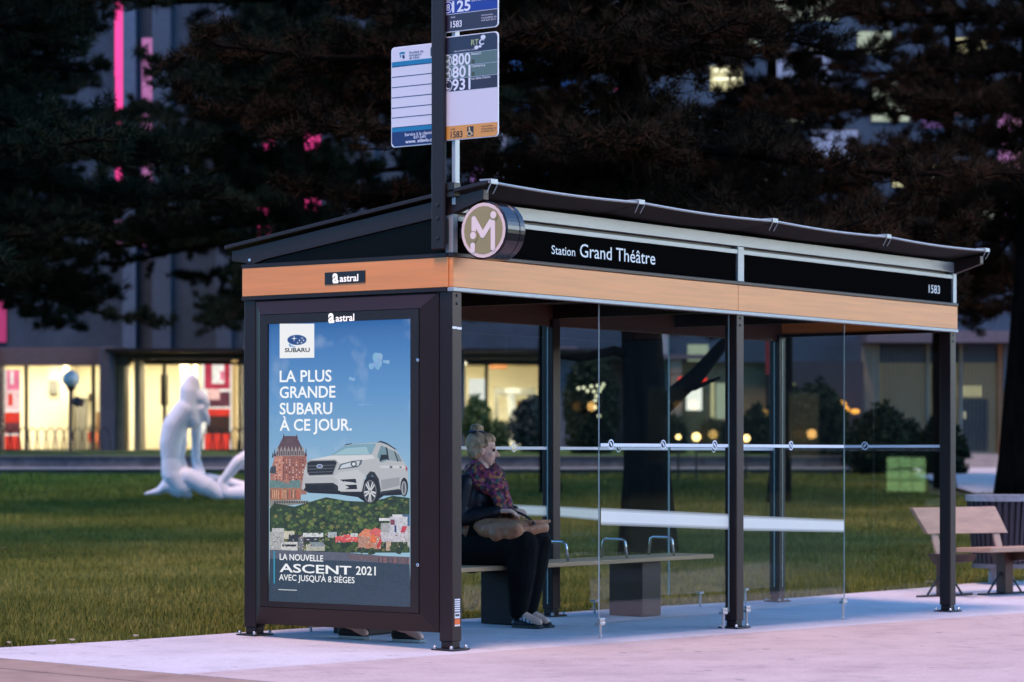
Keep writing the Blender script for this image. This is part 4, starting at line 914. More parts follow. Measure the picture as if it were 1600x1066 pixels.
t.poly([(X3, .365+.024*math.cos(q), fz(.065)+.012*math.sin(q)) for q in np.linspace(0, math.pi, 10)], BLU); t.poly([(X3, .352, fz(.075)), (X3, .343, fz(.105)), (X3, .358, fz(.118)), (X3, .366, fz(.085))], NAV); t.poly([(X3, .375, fz(.075)), (X3, .37, fz(.1)), (X3, .378, fz(.1)), (X3, .384, fz(.075))], BLU)
t.poly([(X3, y, z) for y, z in rounded(.06, .145, fz(.125), fz(.03), .01)], C(30, 26, 44)); t.poly([(X3-.0006, y, z) for y, z in rounded(.066, .135, fz(.085), fz(.045), .006)], (.7, .67, .7)); t.poly([(X3-.0012, y, z) for y, z in rounded(.072, .13, fz(.082), fz(.055), .004)], C(30, 26, 44)); t.poly([(X3-.0006, y, z) for y, z in rounded(.075, .13, fz(.108), fz(.096), .003)], (.7, .67, .7))
t.build('printed_face', INK, o)
# route flag on the right and the one above it
GRN = C(92, 112, 102); DKP = C(44, 30, 48)
def ring(cy_, cz_, r, col, x, w=.2):
    n = 26; V = [(x, cy_+rr*math.cos(2*math.pi*k/n), cz_+rr*math.sin(2*math.pi*k/n)) for rr in (r, r*(1-w)) for k in range(n)]; t.add(V, [(k, (k+1) % n, n+(k+1) % n, n+k) for k in range(n)], col)
def disc(cy_, cz_, r, col, x, s=1): t.poly([(x, cy_+r*s*math.cos(q), cz_+r*math.sin(q)) for q in np.linspace(0, 2*math.pi, 25)[:-1]], col)
def arm(p, q, w, col, x):
    p = Vector((0,)+p); q = Vector((0,)+q); d = (q-p).normalized(); nrm = Vector((0, -d.z, d.y))*w
    t.poly([Vector((x, 0, 0))+v_ for v_ in (p+nrm, q+nrm, q-nrm, p-nrm)], col)
WI = (.78, .77, .80)
def mlogo(cy_, cz_, r, x, col=WI):
    ring(cy_, cz_, r, col, x, .14)
    for a, b_ in (((.5, -.05), (.5, .42)), ((.5, .42), (.05, -.2)), ((.05, -.2), (-.42, .3)), ((-.42, .15), (-.42, -.62)), ((.5, -.45), (.5, -.7))): arm((cy_+a[0]*r, cz_+a[1]*r), (cy_+b_[0]*r, cz_+b_[1]*r), r*.1, col, x)
    disc(cy_-.46*r, cz_+.52*r, r*.14, col, x); disc(cy_+.5*r, cz_-.2*r, r*.13, col, x)
def small_lines(yr, zt_, col):
    wr('www.', yr+.115, yr+.02, zt_, .011, col); wr('rtcquebec.ca', yr+.115, yr, zt_-.016, .012, col); wr('418 627-2511', yr+.115, yr+.005, zt_-.032, .011, col)
o = flag('route_sign', 'stop sign with green route rows, white body and orange foot right of the stop post', -.366, .06, 3.088, 3.716)
t = MB(); y0, y1, z0, z1 = -.361, .055, 3.093, 3.711; H = z1-z0
t.poly([(X1, y, z) for y, z in rounded(y0, y1, z0, z1, .022)], (.70, .64, .68))
t.poly([(X2, y, z) for y, z in ((y0, fz(.165)), (y1, fz(.165)), (y1, z1), (y0+.025, z1), (y0+.007, z1-.007), (y0, z1-.025))], C(40, 34, 56))
for k, (a, b_, c_) in enumerate(((.17, .285, GRN), (.29, .405, GRN), (.41, .53, DKP))): band(fz(b_), fz(a), c_)
wr('800', -.022, -.160, fz(.279), .070, WI, .022); wr('801', -.022, -.160, fz(.399), .070, WI, .022); wr('931', -.022, -.160, fz(.522), .070, WI, .022)
wr('Beauport', -.168, -.24, fz(.195), .014, WI); wr('Charlesbourg', -.168, -.27, fz(.315), .014, WI); wr('Lac-Saint-Charles', -.168, -.31, fz(.435), .014, WI)
for q in (.26, .38): disc(-.180, fz(q), .011, C(30, 34, 30), X3); disc(-.180, fz(q), .004, C(150, 130, 60), X3-.0005)
mlogo(.016, fz(.228), .036, X3); mlogo(.016, fz(.348), .036, X3); ring(.012, fz(.47), .036, WI, X3, .14); disc(.010, fz(.47), .024, WI, X3); disc(.003, fz(.465), .020, DKP, X3-.0005)
wr('RT', -.165, -.222, fz(.10), .034, C(170, 178, 120), .02); wr('C', -.225, -.262, fz(.105), .034, (.75, .75, .78), .03); disc(-.255, fz(.035), .014, (.75, .75, .78), X3, 1.3); disc(-.205, fz(.128), .012, (.75, .75, .78), X3, 1.3); disc(-.232, fz(.12), .008, (.7, .7, .72), X3, 1.5)
wr('RÉSEAU DE TRANSPORT DE LA CAPITALE', -.035, -.205, fz(.15), .009, (.6, .6, .65))
t.poly([(X2, y, z) for y, z in ((y0, fz(.868)), (y0, z0+.022), (y0+.006, z0+.006), (y0+.022, z0), (y1, z0), (y1, fz(.868)))], C(222, 150, 66)); 
wr('1583', -.010, -.10, fz(.985), .040, C(50, 34, 30), .02); wr('Arrêt', -.010, -.045, fz(.91), .014, C(50, 34, 30)); t.poly([(X3, y, z) for y, z in rounded(-.183, -.135, fz(.985), fz(.888), .003)], C(40, 26, 34))
disc(-.152, fz(.905), .006, (.85, .6, .3), X3-.0005); arm((-.153, fz(.912)), (-.157, fz(.945)), .004, (.85, .6, .3), X3-.0005); arm((-.157, fz(.945)), (-.170, fz(.947)), .004, (.85, .6, .3), X3-.0005); arm((-.170, fz(.947)), (-.174, fz(.97)), .004, (.85, .6, .3), X3-.0005); ring(-.153, fz(.955), .017, (.85, .6, .3), X3-.0005, .25)
small_lines(-.355, fz(.905), C(80, 52, 40))
t.build('printed_face', INK, o)
o = flag('route_sign', 'dark blue route sign cut by the top of the picture above the other flags', -.366, .06, 3.742, 4.40)
t = MB(); z0, z1 = 3.747, 4.395; H = z1-z0; x_ = X1
t.poly([(X1, y, z) for y, z in rounded(y0, y1, z0, z1, .022)], C(48, 34, 54))
bz = z0+.105
for k in range(3): band(bz+k*.085, bz+.082+k*.085, C(26, 46, 140)); band(bz+.0822+k*.085, bz+.0848+k*.085, WI)
band(bz-.003, bz-.0005, WI)
for k, (n_, nm) in enumerate((('125', 'Gare du Palais'), ('111', 'Place'), ('107', 'Gare'))):
    zb_ = bz+.012+k*.085; wr(n_, -.022, -.160, zb_-.003, .068, WI, .022); wr(nm, -.168, -.29 if k == 0 else -.23, zb_+.048, .014, WI); ring(.012, zb_+.030, .036, WI, X3, .14); wr('8', .022, -.004, zb_+.010, .042, WI, .0)
wr('1583', -.010, -.095, z0+.022, .040, (.8, .76, .78), .02); wr('Arrêt', -.010, -.045, z0+.078, .013, (.6, .58, .6)); small_lines(-.355, z0+.070, (.6, .56, .6))
t.build('printed_face', INK, o)

# ------------------------------------------------------------------ round station emblem
em = thing('round_sign', 'round drum sign with a white figure emblem on olive green at the shelter corner', 'sign', (.1, -.25, 2.36))
cy_, cz_, r_ = -.238, 2.536, .176
MB().lathe([(r_-.012, .002), (r_, .010), (r_, .125), (r_-.004, .128), (r_-.004, .134), (r_, .137), (r_, .185), (r_-.01, .192)], (0, cy_, cz_), 48, 'x').build('drum', mat('gloss_black_metal', (.012, .011, .016), .22, .2, .6), em, smooth=False)
t = MB()
disc(cy_, cz_, r_*.94, C(240, 205, 190), -.0008); disc(cy_, cz_, r_*.825, C(160, 140, 88), -.0016)
PKW = C(248, 220, 206)
def rarm(p, q, w, x):
    P = lambda a: (cy_-a[0]*r_, cz_+a[1]*r_)
    arm(P(p), P(q), w*r_, PKW, x); disc(*P(p), w*r_, PKW, x-.0002); disc(*P(q), w*r_, PKW, x-.0004)
X_ = -.0024
rarm((-.40, .40), (-.40, .02), .10, X_); rarm((-.40, .40), (-.02, -.17), .10, X_-.0006); rarm((-.02, -.17), (.40, .36), .10, X_-.0012); rarm((.42, .25), (.42, -.62), .095, X_-.0018)
disc(cy_-.44*r_, cz_+.50*r_, .185*r_, C(160, 140, 88), X_-.0026); disc(cy_-.44*r_, cz_+.50*r_, .125*r_, PKW, X_-.0032)
disc(cy_+.42*r_, cz_-.20*r_, .19*r_, C(160, 140, 88), X_-.0026); disc(cy_+.42*r_, cz_-.16*r_, .125*r_, PKW, X_-.0032); rarm((-.44, -.50), (-.44, -.66), .10, X_-.0020)
n_ = t
t.build('printed_face', ink_mat('emblem_ink', 0, .35), em)
MB().box(.06, .14, cy_+.12, -.0085, cz_-.03, cz_+.03).build('bracket', DARKM, em)

# ------------------------------------------------------------------ people
SKIN = mix_mat('skin', [(.72, .38, .27), (.78, .44, .32), (.82, .50, .38)], [.3, .5, .7], 9, .5)
JACK = mix_mat('black_leather', [(.006, .006, .009), (.011, .011, .015), (.02, .02, .026)], [.3, .5, .7], 7, .42, .3, 30)
TROU = mix_mat('black_cloth', [(.003, .0025, .0025), (.0045, .004, .004), (.007, .006, .006)], [.3, .5, .7], 9, .9, .2, 60, spec=.15)
HAIR = mix_mat('blond_hair', [(.12, .06, .03), (.46, .28, .15), (.72, .50, .30)], [.35, .5, .66], 7, .5, .6, 40, stretch=(7, 1.2, 1.2))
HAIRD = mat('dark_hair', (.02, .014, .01), .5, var=.3, scale=20)
def skin_of(name, prims, m, par, voxel, smooth=5):
    me = blob(prims, voxel, smooth, origin_of(par)); return link_mesh(name, me, m, par)
def lerp(a, b, t): return Vector(a).lerp(Vector(b), t)
def hand(wrist, fwd, palm_n, side, curl=.9, s=1.0):
    """five separate fingers, unequal and bent; side: direction of the thumb"""
    w = Vector(wrist); f = Vector(fwd).normalized(); n = Vector(palm_n).normalized(); t = Vector(side).normalized(); P = []
    for k in (-.5, .5): P.append(('c', w+t*.018*k*s, .017*s, w+f*.082*s+t*.052*k*s, .0125*s))
    P.append(('c', w+f*.02*s, .019*s, w+f*.075*s, .015*s))
    for k, L_ in enumerate((.070, .080, .074, .058)):
        o = w+f*.085*s+t*(.030-.020*k)*s; a = f; q = o
        for j, q_ in enumerate((.45, .32, .23)):
            ang = curl*(.45+.5*j); d = (f*math.cos(ang)+n*math.sin(ang)).normalized()
            q2 = q+d*L_*q_*s; P.append(('c', q, (.0088-.0008*j)*s, q2, (.0082-.0008*j)*s)); q = q2
    b = w+f*.022*s+t*.022*s; c = b+(f*.55+t*.75+n*.15).normalized()*.040*s; e = c+(f*.9+t*.2+n*.35).normalized()*.032*s
    P += [('c', b, .0125*s, c, .0105*s), ('c', c, .010*s, e, .0078*s)]
    return P
def head_prims(c, fw, s=1.0):
    """c: head centre at eye height, fw: facing direction"""
    f = Vector(fw).normalized(); u = Vector((0, 0, 1)); u = (u-f*u.dot(f)).normalized(); r = f.cross(u)
    M = Matrix((r, f, u)).transposed(); c = Vector(c); q = lambda a, b, d: c+(r*a+f*b+u*d)*s
    P = [('e', q(0, -.012, .030), (.074*s, .095*s, .088*s), M), ('e', q(0, .022, -.035), (.058*s, .066*s, .078*s), M), ('e', q(0, .040, -.088), (.034*s, .036*s, .026*s), M)]
    P += [('c', q(0, .082, .004), .010*s, q(0, .108, -.034), .0125*s), ('c', q(-.012, .092, -.037), .008*s, q(.012, .092, -.037), .008*s)]
    P += [('c', q(-.018, .079, -.061), .0075*s, q(.018, .079, -.061), .0075*s), ('c', q(-.014, .076, -.072), .008*s, q(.014, .076, -.072), .008*s)]
    for k in (-1, 1):
        P += [('c', q(.012*k, .080, .022), .010*s, q(.046*k, .062, .018), .009*s), ('e', q(.036*k, .050, -.028), (.024*s, .028*s, .022*s), M), ('e', q(.074*k, -.010, -.012), (.009*s, .019*s, .031*s), M)]
    eyes = [q(k*.031, .073, .002) for k in (-1, 1)]
    return P, eyes, q
def sitting(name, label, x0, yhip, knees, ankles, toes, face, zhip=.50, hair='bun', torso_lean=.03, elbows=None, hands=None, hand_dirs=None, shoe_m=None, head_c=None, scarf=False, jacket=JACK, trou=TROU, socks=None):
    xr, xl = x0-.095, x0+.095
    pr_ = thing(name, label, 'person', (x0, yhip, gz(x0, yhip)))
    hipR, hipL = Vector((xr, yhip, zhip)), Vector((xl, yhip, zhip))
    neck = Vector((x0, yhip-torso_lean, zhip+.53)); ch = Vector((x0, yhip-torso_lean*.6, zhip+.36)); wa = Vector((x0, yhip+.01, zhip+.16))
    shR, shL = Vector((x0-.175, yhip-torso_lean*.5+.01, zhip+.475)), Vector((x0+.175, yhip-torso_lean*.5+.01, zhip+.475))
    kR, kL = map(Vector, knees); aR, aL = map(Vector, ankles); tR, tL = map(Vector, toes)
    eR, eL = map(Vector, elbows); wR, wL = map(Vector, hands)
    hp, eyes, q = head_prims(head_c, face)
    body = [('c', hipR, .085, hipL, .085), ('c', (x0, yhip, zhip+.02), .115, wa, .105), ('c', wa, .105, ch, .115), ('c', ch+Vector((-.05, 0, 0)), .10, ch+Vector((.05, 0, 0)), .10), ('c', shR, .05, shL, .05), ('c', neck-Vector((0, 0, .06)), .06, q(0, -.02, -.06), .05)]
    for h_, k_, a_, t_ in ((hipR, kR, aR, tR), (hipL, kL, aL, tL)):
        body += [('c', h_, .082, k_, .055), ('c', k_, .054, lerp(k_, a_, .35), .052), ('c', lerp(k_, a_, .35), .052, a_, .036), ('c', a_, .034, lerp(a_, t_, .9), .026)]
    for s_, e_, w_ in ((shR, eR, wR), (shL, eL, wL)): body += [('c', s_, .048, e_, .037), ('c', e_, .036, w_, .023)]
    for w_, (fd, pn, sd_) in zip((wR, wL), hand_dirs): body += hand(w_, fd, pn, sd_)
    bo = skin_of('body', body+hp, SKIN, pr_, .0052, 3)
    e = MB()
    for p in eyes: e.sphere(p, .0115, 12, 8)
    e.build('eyes', mat('dark_eye', (.03, .02, .015), .2), bo, smooth=True)
    # trousers
    tk = 1.36 if socks else 1.0
    T = [('c', hipR, .112, hipL, .112), ('c', (x0, yhip, zhip), .135, (x0, yhip, zhip+.12), .125)]
    for h_, k_, a_ in ((hipR, kR, aR), (hipL, kL, aL)): T += [('c', h_, .115*tk, k_, .082*tk), ('c', k_, .080*tk, lerp(k_, a_, .4), .074*tk), ('c', lerp(k_, a_, .4), .074*tk, lerp(k_, a_, .97), .050*tk)]
    skin_of('trousers', T, trou, pr_, .009, 5)
    # jacket
    J = [('c', (x0, yhip, zhip+.04), .150, wa, .135), ('c', wa, .135, ch, .140), ('c', ch+Vector((-.06, 0, 0)), .125, ch+Vector((.06, 0, 0)), .125), ('c', shR, .072, shL, .072), ('c', ch, .12, neck-Vector((0, 0, .07)), .085)]
    for s_, e_, w_ in ((shR, eR, wR), (shL, eL, wL)): J += [('c', s_, .074, e_, .060), ('c', e_, .058, lerp(e_, w_, .97), .042), ('c', lerp(e_, w_, .45), .054, lerp(e_, w_, .55), .052)]
    skin_of('jacket', J, jacket, pr_, .009, 4)
    # shoes
    for a_, t_ in ((aR, tR), (aL, tL)):
        d = (t_-a_); d.z = 0; d.normalize(); zg = gz(a_.x, a_.y); hl = Vector((a_.x, a_.y, 0))-d*.055; L_ = .265; rt = Vector((d.y, -d.x, 0))
        P = lambda l, w_, z: hl+d*l+rt*w_+Vector((0, 0, zg+z))
        s = [('c', P(.035, 0, .042), .034, P(.12, 0, .04), .036), ('c', P(.11, -.004, .034), .033, P(.215, -.006, .026), .025), ('c', P(.035, 0, .066), .030, P(.06, 0, .066), .030)] if not socks else [('c', P(.035, 0, .034), .032, P(.12, 0, .030), .031), ('c', P(.11, -.002, .028), .032, P(.22, -.004, .022), .021)]
        so = skin_of('shoe', s, shoe_m, pr_, .006, 4)
        m_ = MB(); ring_ = [(0, 0), (.02, .028), (.09, .031), (.17, .038), (.235, .028), (.262, 0), (.235, -.034), (.17, -.041), (.09, -.034), (.02, -.03)]
        m_.prism([P(l, w_, .001) for l, w_ in ring_], (0, 0, .018)); m_.build('sole', mat('pale_sole', (.62, .58, .50), .7, var=.15, scale=12) if not socks else mat('dark_sole', (.05, .045, .04), .6), so, bevel=.004)
        if socks:
            k = [('c', a_+Vector((0, 0, .045)), .038, a_+Vector((0, 0, -.012)), .038), ('c', a_+Vector((0, 0, -.012)), .037, P(.165, 0, .046), .026)]
            skin_of('sock', k, socks, pr_, .006, 3)
    # hair
    if hair == 'bun':
        f = Vector(face).normalized(); u = Vector((0, 0, 1)); r = f.cross(u); M = Matrix((r, f, u)).transposed()
        H = [('e', q(0, -.036, .040), (.086, .090, .092), M), ('e', q(0, -.050, -.010), (.076, .064, .075), M), ('e', q(0, .015, .078), (.066, .070, .045), M), ('e', q(0, -.052, .146), (.050, .046, .036), M), ('c', q(0, -.04, .11), .04, q(0, -.05, .14), .042)]
        for k in range(10):
            a = k*.63; H.append(('c', q(.036*math.cos(a), -.052+.034*math.sin(a), .140+.012*math.sin(2*a)), .016, q(.036*math.cos(a+.5), -.052+.034*math.sin(a+.5), .160), .012))
        for k in range(-4, 5): H.append(('c', q(.016*k, .052-.004*k*k*.5, .082-.004*abs(k)), .013, q(.012*k, -.05, .120), .015))
        for k in (-1, 1): H += [('c', q(.070*k, .020, .040), .015, q(.078*k, -.03, .03), .020), ('c', q(.072*k, -.02, .0), .014, q(.06*k, -.06, -.05), .02)]
        ho = skin_of('hair', H, HAIR, pr_, .0055, 2)
        b = MB(); b.tube([q(.052*math.cos(a), -.05+.05*math.sin(a), .122) for a in np.linspace(0, 2*math.pi, 20)], .010, 8); b.build('hair_band', mat('navy_band', (.015, .02, .06), .7), ho, smooth=True)
    else:
        f = Vector(face).normalized(); u = Vector((0, 0, 1)); r = f.cross(u); M = Matrix((r, f, u)).transposed()
        skin_of('hair', [('e', q(0, -.026, .046), (.083, .094, .084), M), ('e', q(0, -.055, -.01), (.072, .05, .06), M)], HAIRD, pr_, .008, 4)
    if scarf:
        V = []; S_ = []
        c = neck+Vector((0, -.008, .035))
        def loop(rad, rz_, tilt, th, z):
            P = [c+Vector((rad*math.cos(a), rad*.95*math.sin(a)-.015, z+tilt*math.sin(a)+.012*math.sin(3*a))) for a in np.linspace(0, 2*math.pi, 15)]
            return [('c', P[k], th*(1+.12*math.sin(k*2.1)), P[k+1], th*(1+.12*math.sin((k+1)*2.1))) for k in range(14)]
        S_ += loop(.088, 0, .035, .050, .00)+loop(.116, 0, .075, .050, -.06)
        dn = [c+Vector((-.02, -.095, -.09)), c+Vector((.0, -.15, -.16)), c+Vector((.01, -.185, -.235)), c+Vector((.015, -.205, -.30))]
        S_ += [('c', dn[k], .058-.006*k, dn[k+1], .054-.008*k) for k in range(3)]
        d2 = [c+Vector((-.07, -.085, -.08)), c+Vector((-.06, -.15, -.17)), c+Vector((-.05, -.18, -.26))]
        S_ += [('c', d2[k], .045, d2[k+1], .04) for k in range(2)]
        sm = bpy.data.materials.new('patterned_scarf'); sm.use_nodes = True; nt = sm.node_tree; bs = nt.nodes['Principled BSDF']; bs.inputs['Roughness'].default_value = .9
        tc = nt.nodes.new('ShaderNodeTexCoord'); vo = nt.nodes.new('ShaderNodeTexVoronoi'); vo.inputs['Scale'].default_value = 42; nt.links.new(tc.outputs['Object'], vo.inputs['Vector'])
        sp = nt.nodes.new('ShaderNodeSeparateColor'); nt.links.new(vo.outputs['Color'], sp.inputs[0]); cr = nt.nodes.new('ShaderNodeValToRGB'); cr.color_ramp.interpolation = 'CONSTANT'; e = cr.color_ramp.elements
        cols = [(.10, .015, .03), (.30, .04, .05), (.05, .09, .08), (.16, .03, .10), (.42, .16, .07), (.07, .03, .05), (.30, .05, .12), (.03, .02, .03)]
        while len(e) < len(cols): e.new(.5)
        for k, c_ in enumerate(cols): e[k].position = k/len(cols); e[k].color = c_+(1,)
        nt.links.new(sp.outputs[0], cr.inputs[0]); nt.links.new(cr.outputs[0], bs.inputs['Base Color'])
        skin_of('scarf', S_, sm, pr_, .006, 2)
    return pr_
SOCK = bpy.data.materials.new('striped_sock'); SOCK.use_nodes = True; nt = SOCK.node_tree; b_ = nt.nodes['Principled BSDF']; b_.inputs['Roughness'].default_value = .9
tc = nt.nodes.new('ShaderNodeTexCoord'); wv = nt.nodes.new('ShaderNodeTexWave'); wv.bands_direction = 'Y'; wv.inputs['Scale'].default_value = 11; wv.inputs['Distortion'].default_value = .6; nt.links.new(tc.outputs['Object'], wv.inputs['Vector'])
cr = nt.nodes.new('ShaderNodeValToRGB'); cr.color_ramp.elements[0].position = .38; cr.color_ramp.elements[1].position = .46; cr.color_ramp.elements[0].color = (.12, .13, .19, 1); cr.color_ramp.elements[1].color = (.62, .63, .67, 1); nt.links.new(wv.outputs['Fac'], cr.inputs[0]); nt.links.new(cr.outputs[0], b_.inputs['Base Color'])
FX = 2.12
sitting('person', 'woman with a blond bun and patterned scarf seated on the shelter bench', FX, 1.40,
        knees=[(2.04, .955, .565), (2.20, .955, .58)], ankles=[(2.08, 1.02, .10), (2.21, 1.035, .10)], toes=[(2.10, .84, .03), (2.24, .88, .03)],
        face=(.62, -.78, -.06), head_c=(FX+.01, 1.362, 1.225), elbows=[(1.90, 1.40, .745), (2.36, 1.36, .745)], hands=[(2.03, 1.155, .80), (2.21, 1.15, .80)],
        hand_dirs=[((.42, -.85, .02), (0, -.15, -1), (.85, .42, .1)), ((-.42, -.85, .02), (0, -.15, -1), (-.85, .42, .1))],
        shoe_m=mat('dark_flat_shoe', (.012, .014, .022), .35, var=.1), scarf=True, socks=SOCK, zhip=.515, torso_lean=.05)
sitting('person', 'person seated behind the advertising case with only black sneakers showing beneath it', .36, 1.42,
        knees=[(.29, 1.03, .545), (.42, .93, .525)], ankles=[(.31, 1.10, .115), (.36, .70, .10)], toes=[(.31, .92, .05), (.37, .52, .04)],
        face=(0, -1, -.1), head_c=(.36, 1.36, 1.23), elbows=[(.15, 1.36, .74), (.57, 1.36, .74)], hands=[(.27, 1.16, .655), (.45, 1.14, .655)],
        hand_dirs=[((.2, -1, -.1), (0, -.1, -1), (1, .2, 0)), ((-.2, -1, -.1), (0, -.1, -1), (-1, .2, 0))],
        shoe_m=mat('black_sneaker', (.012, .011, .012), .6, var=.2, scale=14), hair='short', zhip=.515, jacket=mat('dark_coat', (.02, .02, .025), .8))

# brown handbag on her lap
hb = thing('handbag', 'soft tan leather handbag with a dark strap lying on the seated woman\'s lap', 'handbag', (2.12, 1.12, .63))
LEATH = mix_mat('tan_leather', [(.22, .08, .04), (.40, .17, .085), (.52, .25, .13)], [.3, .5, .72], 9, .42, .35, 40)
B = [('c', (1.96, 1.26, .695), .050, (2.05, .97, .68), .060), ('c', (2.26, 1.24, .70), .045, (2.23, .93, .685), .055), ('c', (1.96, 1.18, .672), .066, (2.22, 1.12, .68), .066), ('c', (1.955, 1.10, .645), .066, (2.2, 1.0, .66), .062), ('c', (1.97, 1.0, .655), .060, (2.2, .91, .69), .05), ('c', (1.94, 1.20, .69), .04, (1.96, .95, .69), .042)]
B += [('c', (1.97, 1.22, .672), .062, (1.985, .98, .655), .066), ('c', (2.22, 1.2, .69), .055, (2.21, .95, .675), .055)]
bo = skin_of('bag_body', B, LEATH, hb, .008, 12)
f = [('c', (1.93+.02*k, 1.32-.05*k, .742-.002*k), .014, (1.93+.02*k+.02, 1.27-.05*k, .742-.002*k), .015) for k in range(8)]+[('c', (1.93, 1.32, .742), .014, (2.2, 1.30, .742), .014), ('c', (2.09, .92, .728), .015, (2.25, .88, .73), .014), ('c', (2.0, 1.2, .742), .018, (2.18, 1.1, .742), .018)]
skin_of('bag_flap', f, LEATH, hb, .007, 4)
t = MB(); t.tube([(2.10, 1.12, .795), (2.11, 1.04, .79), (2.11, .98, .768), (2.10, .92, .735), (2.09, .885, .715), (2.05, .88, .715)], .0085, 8); t.build('strap', mat('black_strap', (.012, .01, .01), .5), hb, smooth=True)
t = MB()
for k in range(5): t.tube([(1.93+.006*k, 1.34+.012*k, .70), (1.925+.006*k, 1.35+.014*k, .65), (1.92+.006*k, 1.36+.02*k, .615)], [.006, .005, .003], 6)
t.build('tassel', LEATH, hb)

# ------------------------------------------------------------------ street furniture on the right
pb = thing('park_bench', 'pale wood park bench on dark steel legs beside the litter bin on the right', 'bench', (9.25, 1.05, gz(9.25, 1.05)))
BX0, BX1 = 8.65, 11.6
d1 = Vector((.965, -.262, 0)).normalized()          # the bench stands a little askew
n1 = Vector((-d1.y, d1.x, 0))
b0 = at(1436, 830, 23.85); b0.z = 0; 
def bp(l, w_, z): return b0+d1*l+n1*w_+Vector((0, 0, z))
def slab(mb, l0, l1, w0, z0, w1, z1, th):
    """a plank from (w0,z0) to (w1,z1) in section, th thick"""
    s = Vector((w1-w0, z1-z0)); nn = Vector((-s.y, s.x)).normalized()*th
    sec = [(w0, z0), (w1, z1), (w1+nn.x, z1+nn.y), (w0+nn.x, z0+nn.y)]
    mb.prism([bp(l0, a, b_) for a, b_ in sec], d1*(l1-l0))
zb = gz(9.2, 1.0)
m = MB()
P = [bp(.02, .10, zb+.790), bp(1.13, .10, zb+.790), bp(1.19, .0, zb+.548), bp(.12, .0, zb+.555)]
m.prism(P, n1*.045+Vector((0, 0, .0))); m.build('backrest', PLANK, pb, bevel=.006)
m = MB(); slab(m, .42, 1.62, -.46, zb+.395, -.06, zb+.385, .045); m.build('seat', PLANK, pb, bevel=.006)
STL = mat('brown_steel', (.055, .022, .014), .5, .3, var=.15)
for l in (.22, 1.04):
    m = MB(); m.prism([bp(l-.04, -.05, zb+.37), bp(l+.04, -.05, zb+.37), bp(l+.04, .07, zb+.72), bp(l-.04, .07, zb+.72)], n1*.02-Vector((0, 0, .0))); m.build('back_strut', mat('pale_strut', (.36, .22, .15), .5), pb)
    m = MB(); m.prism([bp(l-.05, -.44, zb+.383), bp(l-.05, .06, zb+.378), bp(l-.05, -.02, zb+.28), bp(l-.05, -.40, zb+.32)], d1*.1); m.build('bracket', STL, pb)
for l in (-.02, .78):
    zl = gz(*bp(l, -.2, 0).xy)
    m = MB().box(-.055, .055, -.055, .055, zl+.012, zb+.38, M=Matrix.Translation((bp(l+.18, -.16, 0).x, bp(l+.18, -.16, 0).y, 0)) @ Matrix.Rotation(math.atan2(d1.y, d1.x), 4, 'Z')); m.build('leg', STL, pb, bevel=.005)
    c_ = bp(l+.18, -.16, zl)
    m = MB(); m.tube([bp(l-.18, -.16, zl+.010), bp(l+.54, -.16, zl+.010)], .012, 6)
    for s in (-1, 1): m.tube([bp(l+.18+s*.23, -.16, zl+.012), bp(l+.18+s*.06, -.16, zl+.20)], .010, 6)
    m.build('foot', DARKM, pb)
lb = thing('litter_bin', 'round litter bin of dark vertical slats with a metal rim on a grey post', 'litter bin', (10.75, 1.66, gz(10.75, 1.66)))
bc = at(1566, 850, 25.8); zb = gz(bc.x, bc.y); zt_, zl_ = pz(778, 25.8), pz(885, 25.8); rb = px(800+56, 25.8)
SLT = mat('slat_steel', (.035, .03, .042), .45, .3, var=.2, scale=5)
m = MB(); n = 34
for k in range(n):
    a = 2*math.pi*k/n
    for_ = lambda r, z, da: (bc.x+r*math.cos(a+da), bc.y+r*math.sin(a+da), z)
    m.add([for_(rb*.80, zl_, -.055), for_(rb*.80, zl_, .055), for_(rb*1.0, zt_, .055), for_(rb*1.0, zt_, -.055), for_(rb*.80-.012, zl_, -.055), for_(rb*.80-.012, zl_, .055), for_(rb-.012, zt_, .055), for_(rb-.012, zt_, -.055)], [(0, 1, 2, 3), (7, 6, 5, 4), (0, 4, 5, 1), (1, 5, 6, 2), (2, 6, 7, 3), (3, 7, 4, 0)])
m.build('slats', SLT, lb)
MB().lathe([(rb*.76, zl_), (rb*.94, zt_)], (bc.x, bc.y, 0), 28).build('liner', mat('bin_liner', (.012, .011, .016), .7), lb)
m = MB(); m.lathe([(rb-.02, zt_-.03), (rb+.006, zt_-.03), (rb+.008, zt_+.03), (rb-.02, zt_+.03)], (bc.x, bc.y, 0), 36); m.build('rim', mat('zinc_rim', (.28, .29, .33), .5, .4, var=.2, scale=20), lb)
m = MB(); m.lathe([(rb*.81, zl_-.012), (rb*.83, zl_-.012), (rb*.84, zl_+.03), (rb*.81, zl_+.03)], (bc.x, bc.y, 0), 36); m.build('lower_ring', mat('zinc_ring', (.12, .12, .14), .5, .4), lb)
bq = at(1551, 900, 25.8); m = MB().lathe([(.042, zb+.012), (.042, zl_+.02)], (bq.x, bq.y, 0), 14).lathe([(.09, zb), (.09, zb+.012)], (bq.x, bq.y, 0), 14); m.build('post', mat('grey_post', (.30, .29, .32), .5, .3), lb)
MB().tube([(bq.x, bq.y, zl_-.005), (bc.x, bc.y, zl_-.005)], .03, 6).build('bracket', DARKM, lb)

